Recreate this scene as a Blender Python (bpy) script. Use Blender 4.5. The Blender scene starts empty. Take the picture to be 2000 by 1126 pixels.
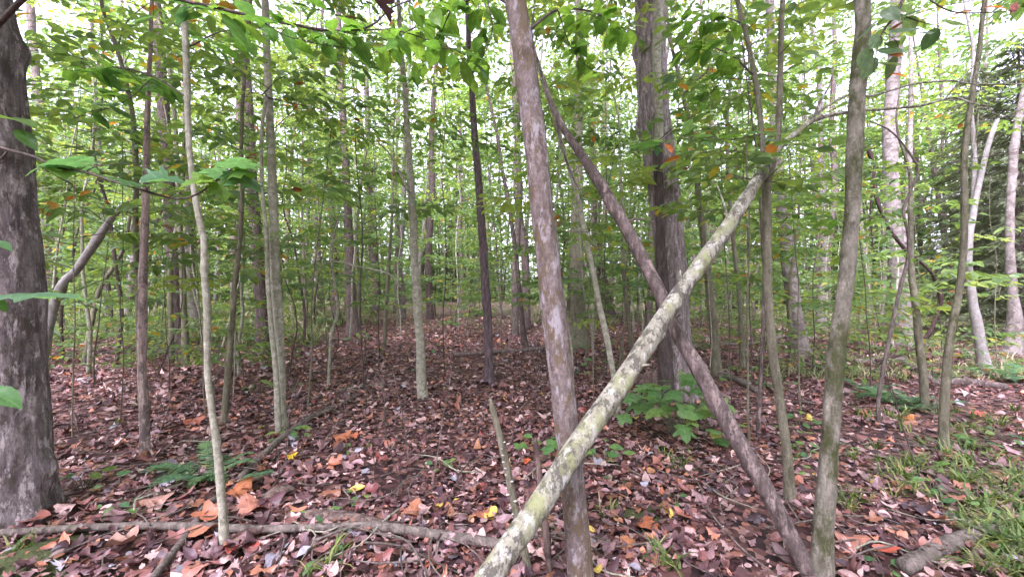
import bpy, math, random
import numpy as np
from mathutils import Vector

# ------------------------------------------------------------------ camera, sky, sun, exposure
S = bpy.context.scene
EYE, F = 1.6, 805.0                      # eye height in m, focal length in photo pixels (2000 px wide)
cam_d = bpy.data.cameras.new('camera'); cam = bpy.data.objects.new('camera', cam_d)
S.collection.objects.link(cam); S.camera = cam
cam.location = (0, 0, EYE); cam.rotation_euler = (math.radians(90), 0, 0)
cam_d.sensor_width = 36.0; cam_d.lens = F / 2000 * 36.0; cam_d.clip_start = 0.05; cam_d.clip_end = 2000

SUN_ELEV, SUN_AZ = math.radians(52), math.radians(200)      # high soft light behind thin cloud
W = bpy.data.worlds.new('World'); S.world = W; W.use_nodes = True
nt = W.node_tree; bg = nt.nodes['Background']
sky = nt.nodes.new('ShaderNodeTexSky'); sky.sky_type = 'NISHITA'; sky.sun_disc = False
sky.sun_elevation = SUN_ELEV; sky.sun_rotation = SUN_AZ; sky.dust_density = 4.0; sky.air_density = 1.0
hs = nt.nodes.new('ShaderNodeHueSaturation'); hs.inputs['Saturation'].default_value = 0.22   # bright cloud veil
nt.links.new(sky.outputs[0], hs.inputs['Color'])
nt.links.new(hs.outputs[0], bg.inputs['Color']); bg.inputs['Strength'].default_value = 0.15
sl = bpy.data.lights.new('sun', 'SUN'); sun = bpy.data.objects.new('sun', sl); S.collection.objects.link(sun)
sl.energy = 1.5; sl.angle = math.radians(25); sl.color = (1.0, 0.97, 0.93)
sun.rotation_euler = (math.radians(90) - SUN_ELEV, 0, math.radians(180) - SUN_AZ)
S.view_settings.view_transform = 'Standard'; S.view_settings.look = 'None'
S.view_settings.gamma = 1.0; S.view_settings.use_curve_mapping = False
S.view_settings.exposure = 2.8
S.view_settings.use_white_balance = True; S.view_settings.white_balance_temperature = 5850; S.view_settings.white_balance_tint = 32
S.cycles.use_denoising = True
S.cycles.max_bounces = 7; S.cycles.diffuse_bounces = 4; S.cycles.transmission_bounces = 4
S.cycles.glossy_bounces = 2; S.cycles.transparent_max_bounces = 4
S.cycles.sample_clamp_indirect = 6.0

rng = np.random.default_rng(7)
R = random.Random(11)
COL = S.collection

# ------------------------------------------------------------------ numbers and noise
def hsh(ix, iy, iz):
    n = (ix.astype(np.int64) * 374761393 + iy.astype(np.int64) * 668265263 + iz.astype(np.int64) * 2147483647) & 0xffffffff
    n = ((n ^ (n >> 13)) * 1274126177) & 0xffffffff
    n = ((n ^ (n >> 16)) * 2246822519) & 0xffffffff
    return (n ^ (n >> 15)).astype(np.float64) / 4294967295.0
def vnoise(p):
    p = np.asarray(p, float); i = np.floor(p).astype(np.int64); f = p - i; f = f * f * (3 - 2 * f); r = 0
    for dx in (0, 1):
        for dy in (0, 1):
            for dz in (0, 1):
                w = (f[:, 0] if dx else 1 - f[:, 0]) * (f[:, 1] if dy else 1 - f[:, 1]) * (f[:, 2] if dz else 1 - f[:, 2])
                r = r + w * hsh(i[:, 0] + dx, i[:, 1] + dy, i[:, 2] + dz)
    return r * 2 - 1
def fbm(p, o=3):
    p = np.asarray(p, float); r = 0; a = 1
    for k in range(o):
        r = r + a * vnoise(p); p = p * 2.03 + 17.3; a *= .5
    return r
def ground_z(x, y):
    x = np.asarray(x, float); y = np.asarray(y, float); d = np.sqrt(x * x + y * y)
    p = np.stack([x.ravel() * .35 + 3, y.ravel() * .35, np.zeros(x.size)], 1)
    n = vnoise(p).reshape(x.shape) * .05 + vnoise(p * 3.1 + 9).reshape(x.shape) * .018
    n2 = vnoise(p * .18 + 31).reshape(x.shape)
    rise = np.clip((-x - 2) / 12, 0, 1) * np.clip((y - 5) / 15, 0, 1) * .35
    return n * np.clip((d - .8) / 2, .25, 1) + n2 * .3 * np.clip((d - 14) / 25, 0, 1) + rise + .42 * np.clip((d - 7) / 17, 0, 1) ** 1.3 * np.exp(-((x / np.maximum(y, 1) + .12) / .55) ** 2) * (y > 0)
def gz(x, y): return float(ground_z(np.array([x]), np.array([y]))[0])
def P(px, py, D): return np.array([(px - 1000) / F * D, D, EYE - (py - 563) / F * D])
def G(px, py):
    D = EYE * F / (py - 563)
    for _ in range(6):
        x = (px - 1000) / F * D; D = (EYE - gz(x, D)) * F / (py - 563)
    return np.array([(px - 1000) / F * D, D, gz((px - 1000) / F * D, D)])

# ------------------------------------------------------------------ materials
def mat(name):
    m = bpy.data.materials.new(name); m.use_nodes = True; t = m.node_tree
    for n in list(t.nodes): t.nodes.remove(n)
    return m, t, t.nodes.new
def out(t, sh):
    o = t.nodes.new('ShaderNodeOutputMaterial'); t.links.new(sh, o.inputs['Surface'])
def ramp(t, fac, stops, interp='LINEAR'):
    r = t.nodes.new('ShaderNodeValToRGB'); r.color_ramp.interpolation = interp
    e = r.color_ramp.elements
    while len(e) < len(stops): e.new(.5)
    for k, (p, c) in enumerate(stops): e[k].position = p; e[k].color = (*c, 1) if len(c) == 3 else c
    t.links.new(fac, r.inputs[0]); return r.outputs[0]
def noise(t, vec, sc, det=4, rough=.55, dist=0):
    n = t.nodes.new('ShaderNodeTexNoise'); n.inputs['Scale'].default_value = sc; n.inputs['Detail'].default_value = det
    n.inputs['Roughness'].default_value = rough; n.inputs['Distortion'].default_value = dist
    t.links.new(vec, n.inputs['Vector']); return n.outputs[0]
def mapping(t, vec, scale, loc=(0, 0, 0)):
    n = t.nodes.new('ShaderNodeMapping'); n.inputs['Scale'].default_value = scale; n.inputs['Location'].default_value = loc
    t.links.new(vec, n.inputs['Vector']); return n.outputs[0]
def mix(t, fac, a, b, mode='MIX'):
    n = t.nodes.new('ShaderNodeMix'); n.data_type = 'RGBA'; n.blend_type = mode
    for s, v in ((n.inputs[0], fac), (n.inputs[6], a), (n.inputs[7], b)):
        if isinstance(v, (int, float)): s.default_value = v
        elif isinstance(v, tuple): s.default_value = (*v, 1)
        else: t.links.new(v, s)
    return n.outputs[2]

def bark(name, lo, hi, spot=None, spot_cut=.62, moss=None, moss_cut=.6, stretch=.22, ridge=26, bands=None, pale=None, rough=.88, bump=.5, spot_sc=12):
    m, t, N = mat(name)
    co = N('ShaderNodeTexCoord').outputs['Object']
    st = mapping(t, co, (1, 1, stretch))
    n1 = noise(t, st, ridge, 6, .65, .4); n2 = noise(t, co, 7, 3)
    base = ramp(t, n1, [(.32, tuple(c * .6 for c in lo)), (.45, lo), (.66, tuple(c * .88 for c in hi))])
    n3 = noise(t, mapping(t, co, (1, 1, .4)), 95, 6, .75); n4 = noise(t, mapping(t, co, (1, 1, 2.6), (3, 3, 3)), 30, 5, .7)
    base = mix(t, 1.0, base, ramp(t, n3, [(.34, (.6,) * 3), (.62, (1.35,) * 3)]), 'MULTIPLY')
    base = mix(t, .8, base, ramp(t, n4, [(.30, (.62,) * 3), (.5, (1.15,) * 3)]), 'MULTIPLY')
    base = mix(t, ramp(t, n2, [(.35, (0, 0, 0)), (.7, (.55,) * 3)]), base, tuple(c * .62 for c in hi), 'MIX')
    if bands:
        wv = noise(t, mapping(t, co, (5, 5, 8)), 1.0, 7, .7, .5)
        base = mix(t, ramp(t, wv, [(.50, (0, 0, 0)), (.56, (.85,) * 3)]), base, bands)
    if spot:
        a = noise(t, mapping(t, co, (1, 1, .6), (5, 2, 1)), spot_sc, 8, .74); c = ramp(t, a, [(spot_cut - .025, (0, 0, 0)), (spot_cut + .02, (.85,) * 3)])
        base = mix(t, c, base, spot)
    if pale:
        a = noise(t, mapping(t, co, (1, 1, .35), (1, 8, 3)), 20, 8, .72); c = ramp(t, a, [(.54, (0, 0, 0)), (.60, (.75,) * 3)])
        base = mix(t, c, base, pale)
    if moss:
        a = noise(t, mapping(t, co, (1, 1, .5), (9, 4, 7)), 6, 9, .76); c = ramp(t, a, [(moss_cut - .06, (0, 0, 0)), (moss_cut + .05, (.9,) * 3)])
        base = mix(t, c, base, moss)
    b = N('ShaderNodeBsdfPrincipled'); b.inputs['Roughness'].default_value = rough
    b.inputs['Specular IOR Level'].default_value = .25
    t.links.new(base, b.inputs['Base Color'])
    bp = N('ShaderNodeBump'); bp.inputs['Strength'].default_value = bump; bp.inputs['Distance'].default_value = .012
    hm = N('ShaderNodeMath'); hm.operation = 'ADD'; t.links.new(n1, hm.inputs[0]); t.links.new(n3, hm.inputs[1])
    t.links.new(hm.outputs[0], bp.inputs['Height']); t.links.new(bp.outputs[0], b.inputs['Normal'])
    out(t, b.outputs[0]); return m

B = {
 'big':   bark('bark_ridged_grey', (.10, .08, .08), (.30, .25, .25), spot=(.085, .066, .055), spot_cut=.56, pale=(.48, .42, .42), moss=(.06, .065, .025), moss_cut=.66, ridge=20, bump=.9),
 'main':  bark('bark_smooth_mauve', (.12, .09, .08), (.28, .225, .215), spot=(.13, .095, .055), spot_cut=.54, pale=(.36, .33, .35), stretch=.5, ridge=34),
 'tulip': bark('bark_furrowed', (.13, .105, .10), (.40, .335, .325), pale=(.5, .43, .42), stretch=.12, ridge=30, bump=.9),
 'dark':  bark('bark_dark_brown', (.06, .044, .04), (.20, .15, .135), moss=(.07, .075, .04), moss_cut=.72, ridge=30),
 'purple':bark('bark_dark_purple', (.07, .05, .055), (.21, .155, .16), ridge=34),
 'pale':  bark('bark_pale_grey', (.23, .22, .165), (.45, .43, .345), spot=(.13, .13, .09), spot_cut=.62, stretch=1.2, ridge=16, bump=.25),
 'green': bark('bark_green_grey', (.12, .11, .075), (.25, .23, .165), moss=(.05, .055, .018), moss_cut=.60, ridge=22),
 'mossy': bark('bark_mossy', (.15, .135, .105), (.33, .30, .25), moss=(.05, .058, .015), moss_cut=.53, ridge=18, stretch=.5),
 'stem':  bark('bark_dark_stem', (.045, .034, .032), (.125, .095, .085), ridge=30),
 'band':  bark('bark_banded', (.155, .135, .122), (.285, .25, .23), bands=(.10, .08, .07), ridge=16, stretch=.6, bump=.4),
 'white': bark('bark_whitish', (.20, .19, .18), (.345, .33, .315), bands=(.22, .19, .175), ridge=14, stretch=.8, bump=.25),
 'snag':  bark('wood_peeled', (.20, .145, .13), (.46, .36, .32), spot=(.10, .08, .075), spot_cut=.53, stretch=.06, ridge=38, bump=.6),
 'log':   bark('wood_lichened', (.22, .205, .15), (.42, .40, .335), spot=(.075, .066, .055), spot_cut=.515, spot_sc=16, moss=(.27, .285, .14), moss_cut=.57, stretch=.55, ridge=16, pale=(.52, .51, .48)),
 'pole':  bark('bark_red_brown', (.08, .06, .055), (.22, .172, .16), spot=(.06, .043, .04), spot_cut=.58, stretch=.3, ridge=30, pale=(.33, .25, .23)),
 'grey':  bark('wood_grey', (.09, .072, .062), (.26, .215, .19), moss=(.12, .13, .06), moss_cut=.66, stretch=.25, ridge=30, spot=(.4, .47, .42), spot_cut=.70),
 'rot':   bark('wood_rotten', (.10, .065, .055), (.30, .215, .185), spot=(.05, .035, .033), spot_cut=.55, stretch=.1, ridge=24),
 'vine':  bark('bark_vine', (.03, .018, .018), (.10, .06, .055), ridge=40),
 'twig':  bark('bark_twig', (.06, .048, .04), (.15, .12, .10), ridge=30),
}

def leaf_mat(name, stops, rough=.42, trans=.52, attr='rnd', objcol=False, tint=(1.6, 1.5, .8), veins=0, spec=.4):
    m, t, N = mat(name)
    if objcol: c = N('ShaderNodeObjectInfo').outputs['Color']
    else:
        a = N('ShaderNodeAttribute'); a.attribute_name = attr
        c = ramp(t, a.outputs['Fac'], stops) if stops else a.outputs['Color']
    co = N('ShaderNodeTexCoord').outputs['Object']
    n = noise(t, co, 4 if objcol else 22, 4, .65)
    c = mix(t, 1.0, c, ramp(t, n, [(.3, (.72,) * 3), (.7, (1.2,) * 3)]), 'MULTIPLY')
    if objcol:                                            # midrib, side veins and blotches in the leaf's own coordinates
        sp_ = N('ShaderNodeSeparateXYZ'); t.links.new(co, sp_.inputs[0])
        def mth(op, x_, y_=None):
            m_ = N('ShaderNodeMath'); m_.operation = op
            for s_, v_ in ((m_.inputs[0], x_), (m_.inputs[1], y_)):
                if v_ is None: continue
                if isinstance(v_, (int, float)): s_.default_value = v_
                else: t.links.new(v_, s_)
            return m_.outputs[0]
        ay = mth('ABSOLUTE', sp_.outputs['Y']); ph_ = mth('FRACT', mth('MULTIPLY', mth('SUBTRACT', sp_.outputs['X'], mth('MULTIPLY', ay, .9)), 9.0))
        vein = mth('MAXIMUM', mth('LESS_THAN', ay, .012), mth('MULTIPLY', mth('LESS_THAN', ph_, .13), .55))
        c = mix(t, mth('MULTIPLY', vein, .5), c, mix(t, 1.0, c, (1.9, 1.7, 1.8), 'MULTIPLY'))
        c = mix(t, ramp(t, noise(t, co, 5, 5, .7), [(.60, (0, 0, 0)), (.68, (.55,) * 3)]), c, mix(t, 1.0, c, (.75, .55, .5), 'MULTIPLY'))
    p = N('ShaderNodeBsdfPrincipled'); p.inputs['Roughness'].default_value = rough; p.inputs['Specular IOR Level'].default_value = spec
    t.links.new(c, p.inputs['Base Color'])
    tr = N('ShaderNodeBsdfTranslucent'); t.links.new(mix(t, 1.0, c, tint, 'MULTIPLY'), tr.inputs['Color'])
    ms = N('ShaderNodeMixShader'); ms.inputs[0].default_value = trans
    t.links.new(p.outputs[0], ms.inputs[1]); t.links.new(tr.outputs[0], ms.inputs[2]); out(t, ms.outputs[0]); return m
GREEN = [(0, (.07, .13, .06)), (.35, (.11, .195, .07)), (.7, (.165, .27, .075)), (.90, (.25, .34, .08)), (.95, (.36, .30, .03)), (.985, (.40, .17, .04)), (1.0, (.12, .035, .02))]
M_leaf = leaf_mat('green_leaf', GREEN)
M_leafo = leaf_mat('single_leaf', None, objcol=True, rough=.38, spec=.5)
M_conif = leaf_mat('needles', [(0, (.085, .11, .065)), (1, (.17, .20, .11))], trans=.25, rough=.6)
M_litter = leaf_mat('dead_leaf', None, attr='col', rough=.45, trans=.06, tint=(1.2, 1, .8), spec=.5)
M_litero = leaf_mat('dead_leaf_single', None, objcol=True, rough=.45, trans=.06, tint=(1.2, 1, .8), spec=.5)
M_grass = leaf_mat('grass_blade', [(0, (.06, .11, .03)), (.5, (.12, .20, .05)), (.85, (.24, .28, .08)), (1, (.42, .36, .2))], trans=.3, rough=.5)
M_stilt = leaf_mat('dry_grass_blade', [(0, (.09, .15, .06)), (.45, (.17, .23, .09)), (.8, (.33, .32, .19)), (1, (.5, .45, .32))], trans=.3, rough=.55)
M_fern = leaf_mat('fern_green', [(0, (.08, .17, .09)), (.6, (.12, .24, .12)), (1, (.18, .29, .11))], trans=.35)
M_moss = None
def plain(name, c, rough=.9, sc=60):
    m, t, N = mat(name); co = N('ShaderNodeTexCoord').outputs['Object']; n = noise(t, co, sc, 5, .7)
    b = N('ShaderNodeBsdfPrincipled'); b.inputs['Roughness'].default_value = rough
    t.links.new(ramp(t, n, [(.3, tuple(v * .45 for v in c)), (.7, tuple(min(1, v * 1.35) for v in c))]), b.inputs['Base Color'])
    bp = N('ShaderNodeBump'); bp.inputs['Distance'].default_value = .01; t.links.new(n, bp.inputs['Height']); t.links.new(bp.outputs[0], b.inputs['Normal'])
    out(t, b.outputs[0]); return m
M_moss = plain('moss', (.06, .075, .02))
M_fungus = plain('bracket_fungus', (.66, .62, .55), .8)
def ground_mat():
    m, t, N = mat('forest_soil_and_leaves'); co = N('ShaderNodeTexCoord').outputs['Object']
    w = N('ShaderNodeVectorMath'); w.operation = 'ADD'
    nz = N('ShaderNodeTexNoise'); nz.inputs['Scale'].default_value = 9; t.links.new(co, nz.inputs['Vector'])
    sc_ = N('ShaderNodeVectorMath'); sc_.operation = 'SCALE'; sc_.inputs['Scale'].default_value = .07
    t.links.new(nz.outputs['Color'], sc_.inputs[0]); t.links.new(co, w.inputs[0]); t.links.new(sc_.outputs[0], w.inputs[1])
    v = N('ShaderNodeTexVoronoi'); v.inputs['Scale'].default_value = 19; t.links.new(w.outputs[0], v.inputs['Vector'])
    sep = N('ShaderNodeSeparateColor'); t.links.new(v.outputs['Color'], sep.inputs[0])
    c = ramp(t, sep.outputs[0], [(0, (.02, .013, .014)), (.3, (.045, .024, .024)), (.55, (.09, .045, .04)), (.78, (.15, .075, .066)), (.92, (.27, .165, .145)), (1, (.30, .13, .08))])
    big = noise(t, co, .16, 4)
    gr = noise(t, co, 1.3, 5, .7)
    gm = N('ShaderNodeMath'); gm.operation = 'MULTIPLY'
    sx = N('ShaderNodeSeparateXYZ'); t.links.new(co, sx.inputs[0])
    far = N('ShaderNodeMapRange'); far.inputs[1].default_value = 11; far.inputs[2].default_value = 22; t.links.new(sx.outputs['Y'], far.inputs[0])
    t.links.new(ramp(t, gr, [(.42, (0, 0, 0)), (.6, (.8,) * 3)]), gm.inputs[0]); t.links.new(far.outputs[0], gm.inputs[1])
    c = mix(t, gm.outputs[0], c, (.15, .16, .085))
    c = mix(t, .5, c, ramp(t, big, [(.3, (.7, .65, .65)), (.7, (1.25, 1.2, 1.15))]), 'MULTIPLY')
    b = N('ShaderNodeBsdfPrincipled'); b.inputs['Roughness'].default_value = .85; b.inputs['Specular IOR Level'].default_value = .2
    t.links.new(c, b.inputs['Base Color'])
    bp = N('ShaderNodeBump'); bp.inputs['Distance'].default_value = .03; bp.inputs['Strength'].default_value = .8
    t.links.new(sep.outputs[1], bp.inputs['Height']); t.links.new(bp.outputs[0], b.inputs['Normal']); out(t, b.outputs[0]); return m
M_ground = ground_mat()

# ------------------------------------------------------------------ mesh helpers
def mesh(name, V, Fc, mats, smooth=False, midx=None, attrs=None):
    """Fc: (n,3) or (n,4) int array, or list of such arrays"""
    me = bpy.data.meshes.new(name); V = np.asarray(V, np.float32)
    Fs = Fc if isinstance(Fc, list) else [Fc]
    Fs = [np.asarray(f, np.int32) for f in Fs if len(f)]
    loops = np.concatenate([f.ravel() for f in Fs]); tot = np.concatenate([np.full(len(f), f.shape[1], np.int32) for f in Fs])
    start = np.concatenate([[0], np.cumsum(tot)[:-1]]).astype(np.int32)
    me.vertices.add(len(V)); me.vertices.foreach_set('co', V.ravel())
    me.loops.add(len(loops)); me.loops.foreach_set('vertex_index', loops)
    me.polygons.add(len(tot)); me.polygons.foreach_set('loop_start', start); me.polygons.foreach_set('loop_total', tot)
    for m in (mats if isinstance(mats, (list, tuple)) else [mats]): me.materials.append(m)
    if midx is not None: me.polygons.foreach_set('material_index', np.asarray(midx, np.int32))
    me.polygons.foreach_set('use_smooth', np.full(len(tot), bool(smooth)))
    for k, v in (attrs or {}).items():
        if v.ndim == 1:
            a = me.attributes.new(k, 'FLOAT', 'FACE'); a.data.foreach_set('value', v.astype(np.float32))
        else:
            a = me.attributes.new(k, 'FLOAT_COLOR', 'FACE'); a.data.foreach_set('color', v.astype(np.float32).ravel())
    me.update(calc_edges=True); me.validate(); return me
def obj(name, me, parent=None, loc=None):
    o = bpy.data.objects.new(name, me); COL.objects.link(o)
    if parent is not None: o.parent = parent
    if loc is not None: o.location = loc
    return o
def tag(o, label, cat=None, group=None, kind=None):
    if label: o['label'] = label
    if cat: o['category'] = cat
    if group: o['group'] = group
    if kind: o['kind'] = kind
    return o
def thing(name, loc, label, cat, group=None):
    o = bpy.data.objects.new(name, None); COL.objects.link(o); o.location = tuple(loc); o.empty_display_size = .1
    return tag(o, label, cat, group)

def resample(pts, rad, step):
    pts = np.asarray(pts, float); rad = np.asarray(rad, float)
    d = np.r_[0, np.cumsum(np.linalg.norm(np.diff(pts, axis=0), axis=1))]
    if len(pts) == 2:
        n = max(2, int(d[-1] / step) + 1); t = np.linspace(0, 1, n)[:, None]
        return pts[0] * (1 - t) + pts[1] * t, np.interp(t[:, 0], [0, 1], rad)
    e0 = 2 * pts[0] - pts[1]; e1 = 2 * pts[-1] - pts[-2]; q = np.vstack([e0, pts, e1]); O = []; Rr = []
    for i in range(len(pts) - 1):
        n = max(1, int(round((d[i + 1] - d[i]) / step))); t = (np.arange(n) / n)[:, None]
        p0, p1, p2, p3 = q[i], q[i + 1], q[i + 2], q[i + 3]
        O.append(.5 * ((2 * p1) + (p2 - p0) * t + (2 * p0 - 5 * p1 + 4 * p2 - p3) * t ** 2 + (3 * p1 - p0 - 3 * p2 + p3) * t ** 3))
        Rr.append(rad[i] * (1 - t[:, 0]) + rad[i + 1] * t[:, 0])
    O.append(pts[-1:]); Rr.append(rad[-1:]); return np.vstack(O), np.concatenate(Rr)

def tube(pts, rad, sides=10, step=.1, amp=.06, nsc=9, flare=0, ridge=0, wob=0, cap=True, seed=0, flat=1.0):
    p, r = resample(pts, rad, step); n = len(p)
    tan = np.gradient(p, axis=0); tan /= np.linalg.norm(tan, axis=1)[:, None] + 1e-9
    ref = np.array([1., 0, 0]) if abs(tan[0][0]) < .85 else np.array([0, 1., 0])
    U = np.zeros_like(p); u = ref - tan[0] * ref.dot(tan[0])
    for i in range(n):
        u = u - tan[i] * u.dot(tan[i]); u /= np.linalg.norm(u) + 1e-9; U[i] = u
    Vv = np.cross(tan, U); a = np.linspace(0, 2 * np.pi, sides, endpoint=False)
    ca, sa = np.cos(a), np.sin(a)
    s = np.r_[0, np.cumsum(np.linalg.norm(np.diff(p, axis=0), axis=1))]
    if wob:
        off = np.stack([vnoise(np.stack([s * 2.3, np.full(n, seed * 3.7 + k * 11), np.zeros(n)], 1)) for k in (0, 1)], 1) * wob
        p = p + U * off[:, :1] + Vv * off[:, 1:]
    rr = np.repeat(r[:, None], sides, 1)
    q = np.stack([np.tile(ca, n) * 1.1, np.tile(sa, n) * 1.1, np.repeat(s, sides)], 1)
    mr = max(r.mean(), .004)
    nn = fbm(np.stack([q[:, 0] * 1.3 + seed, q[:, 1] * 1.3, q[:, 2] / mr * .28], 1), 3).reshape(n, sides)
    rr = rr * (1 + amp * nn)
    if sides >= 12 and s[-1] > .6:                        # knots, scars and swellings
        gk = np.random.default_rng(int(seed * 97) + 3)
        for _ in range(int(s[-1] * 2.6)):
            s0, a0 = gk.uniform(0, s[-1]), gk.uniform(0, 6.283); r0 = np.interp(s0, s, r); da = np.abs((a - a0 + np.pi) % (2 * np.pi) - np.pi)
            hh = gk.uniform(.10, .34) if gk.random() < .7 else -gk.uniform(.08, .2); ws = max(r0 * gk.uniform(.35, .9), step * .8)
            rr = rr + hh * r0 * np.exp(-((s - s0) / ws) ** 2)[:, None] * np.exp(-(da / gk.uniform(.3, .6)) ** 2)[None]
        rr = rr * (1 + .07 * vnoise(np.stack([s * 1.9, np.full(n, seed), np.zeros(n)], 1)))[:, None]
    if ridge:
        k = fbm(np.stack([q[:, 0] * 7 + seed, q[:, 1] * 7, q[:, 2] * 5.0], 1), 2).reshape(n, sides)
        rr = rr - ridge * np.abs(k)
    if flare:
        lob = 1 + .45 * np.cos(a * 3 + seed) + .25 * np.cos(a * 5 + 2 * seed)
        rr = rr + (flare * mr * np.exp(-s / (mr * 2.4)))[:, None] * np.maximum(lob, .25)[None]
    V = p[:, None] + (U[:, None] * ca[None, :, None] + Vv[:, None] * sa[None, :, None] * flat) * rr[..., None]
    V = V.reshape(-1, 3); i = np.arange(n - 1)[:, None] * sides; j = np.arange(sides)[None]; k = (j + 1) % sides
    Q = np.stack([i + j, i + k, i + sides + k, i + sides + j], -1).reshape(-1, 4); Fs = [Q]
    if cap:
        V = np.vstack([V, p[:1] - tan[:1] * r[0] * .2, p[-1:] + tan[-1:] * r[-1] * .5]); c0, c1 = n * sides, n * sides + 1
        jj = np.arange(sides); kk = (jj + 1) % sides
        Fs.append(np.stack([np.full(sides, c0), kk, jj], 1)); Fs.append(np.stack([np.full(sides, c1), (n - 1) * sides + jj, (n - 1) * sides + kk], 1))
    return V, Fs, p, r
def merge(parts):
    Vs, Q, T, o = [], [], [], 0
    for V, Fs in parts:
        Vs.append(V)
        for f in Fs: (Q if f.shape[1] == 4 else T).append(f + o)
        o += len(V)
    return np.vstack(Vs), [np.vstack(x) for x in (Q, T) if x]

# ------------------------------------------------------------------ leaves and sprays (numpy)
LT = {  # u along, v across, w up
 'fold': (np.array([[0, 0, 0], [.5, 0, -.03], [1, 0, -.12], [.3, .23, .05], [.7, .19, .02], [.3, -.23, .05], [.7, -.19, .02]]),
          np.array([[0, 1, 3], [1, 4, 3], [1, 2, 4], [0, 5, 1], [1, 5, 6], [1, 6, 2]])),
 'kite': (np.array([[0, 0, 0], [.45, .25, .05], [1, 0, -.08], [.45, -.25, .05]]), np.array([[0, 2, 1], [0, 3, 2]])),
}
def nrmz(a): return a / (np.linalg.norm(a, axis=-1, keepdims=True) + 1e-9)
def emit_leaves(pos, dr, nr, size, kind, wid=1.0):
    tv, tf = LT[kind]; dr = nrmz(dr); nr = nrmz(nr - dr * (nr * dr).sum(1, keepdims=True)); sd = np.cross(nr, dr)
    V = pos[:, None] + (dr[:, None] * tv[None, :, :1] + sd[:, None] * tv[None, :, 1:2] * wid + nr[:, None] * tv[None, :, 2:]) * size[:, None, None]
    n = len(pos); Fc = tf[None] + (np.arange(n) * len(tv))[:, None, None]
    return V.reshape(-1, 3), Fc.reshape(-1, 3), len(tf)
def emit_sticks(a, b, ra, rb):
    d = nrmz(b - a); ref = np.where(np.abs(d[:, 2:]) < .9, np.array([[0, 0, 1.]]), np.array([[1., 0, 0]])); u = nrmz(np.cross(d, ref)); v = np.cross(d, u)
    an = np.array([0, 2.094, 4.189]); o = np.cos(an)[None, :, None] * u[:, None] + np.sin(an)[None, :, None] * v[:, None]
    V = np.concatenate([a[:, None] + o * ra[:, None, None], b[:, None] + o * rb[:, None, None]], 1); n = len(a)
    f = np.array([[0, 1, 4, 3], [1, 2, 5, 4], [2, 0, 3, 5]]); return V.reshape(-1, 3), (f[None] + (np.arange(n) * 6)[:, None, None]).reshape(-1, 4)
def spray(L, leaf, g, gap=.06, clear=.25):
    """flat layered spray along +X; returns leaf frames and twig sticks"""
    pos, dr, sz = [], [], []; A, Bb, ra, rb = [], [], [], []
    droop = g.uniform(.02, .22) * L
    def pt(t, y=0.): return np.array([t * L, y + .04 * L * math.sin(t * 5 + ph), .10 * L * math.sin(t * 2) - droop * t * t])
    ph = g.uniform(0, 6); ks = np.linspace(0, 1, 5)
    for k in range(4): A.append(pt(ks[k])); Bb.append(pt(ks[k + 1])); ra.append(.0045 * L ** .5 * (1.2 - ks[k])); rb.append(.0045 * L ** .5 * (1.2 - ks[k + 1]))
    nt_ = max(3, int(L / .15)); s = 1
    for k in range(nt_):
        t = clear + (1 - clear) * (k + .5) / nt_; s = -s; l = (.5 * L * (1 - t) ** .7 + .12) * g.uniform(.7, 1.2); an = s * g.uniform(.6, 1.05)
        o = pt(t); d = np.array([math.cos(an), math.sin(an), g.uniform(-.15, .1)]); e = o + d * l
        A.append(o); Bb.append(e); ra.append(.0022); rb.append(.001); m = max(2, int(l / gap)); q = 1
        for j in range(m):
            q = -q; f = (j + 1) / m; c = o + d * l * f; a2 = an + q * g.uniform(.5, 1.0) * (0 if j == m - 1 else 1)
            pos.append(c); dr.append([math.cos(a2), math.sin(a2), g.uniform(-.75, .1)]); sz.append(leaf * g.uniform(.65, 1.15))
    pos.append(pt(1)); dr.append([1, 0, -.2]); sz.append(leaf)
    pos = np.array(pos); dr = np.array(dr); n = len(pos)
    nr = np.stack([g.normal(0, .45, n), g.normal(0, .45, n), np.ones(n)], 1)
    return pos, dr, nr, np.array(sz), np.array(A), np.array(Bb), np.array(ra), np.array(rb)
def rotm(az, el):
    ca, sa, ce, se = math.cos(az), math.sin(az), math.cos(el), math.sin(el)
    return np.array([[ca * ce, -sa, -ca * se], [sa * ce, ca, -sa * se], [se, 0, ce]])
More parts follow.
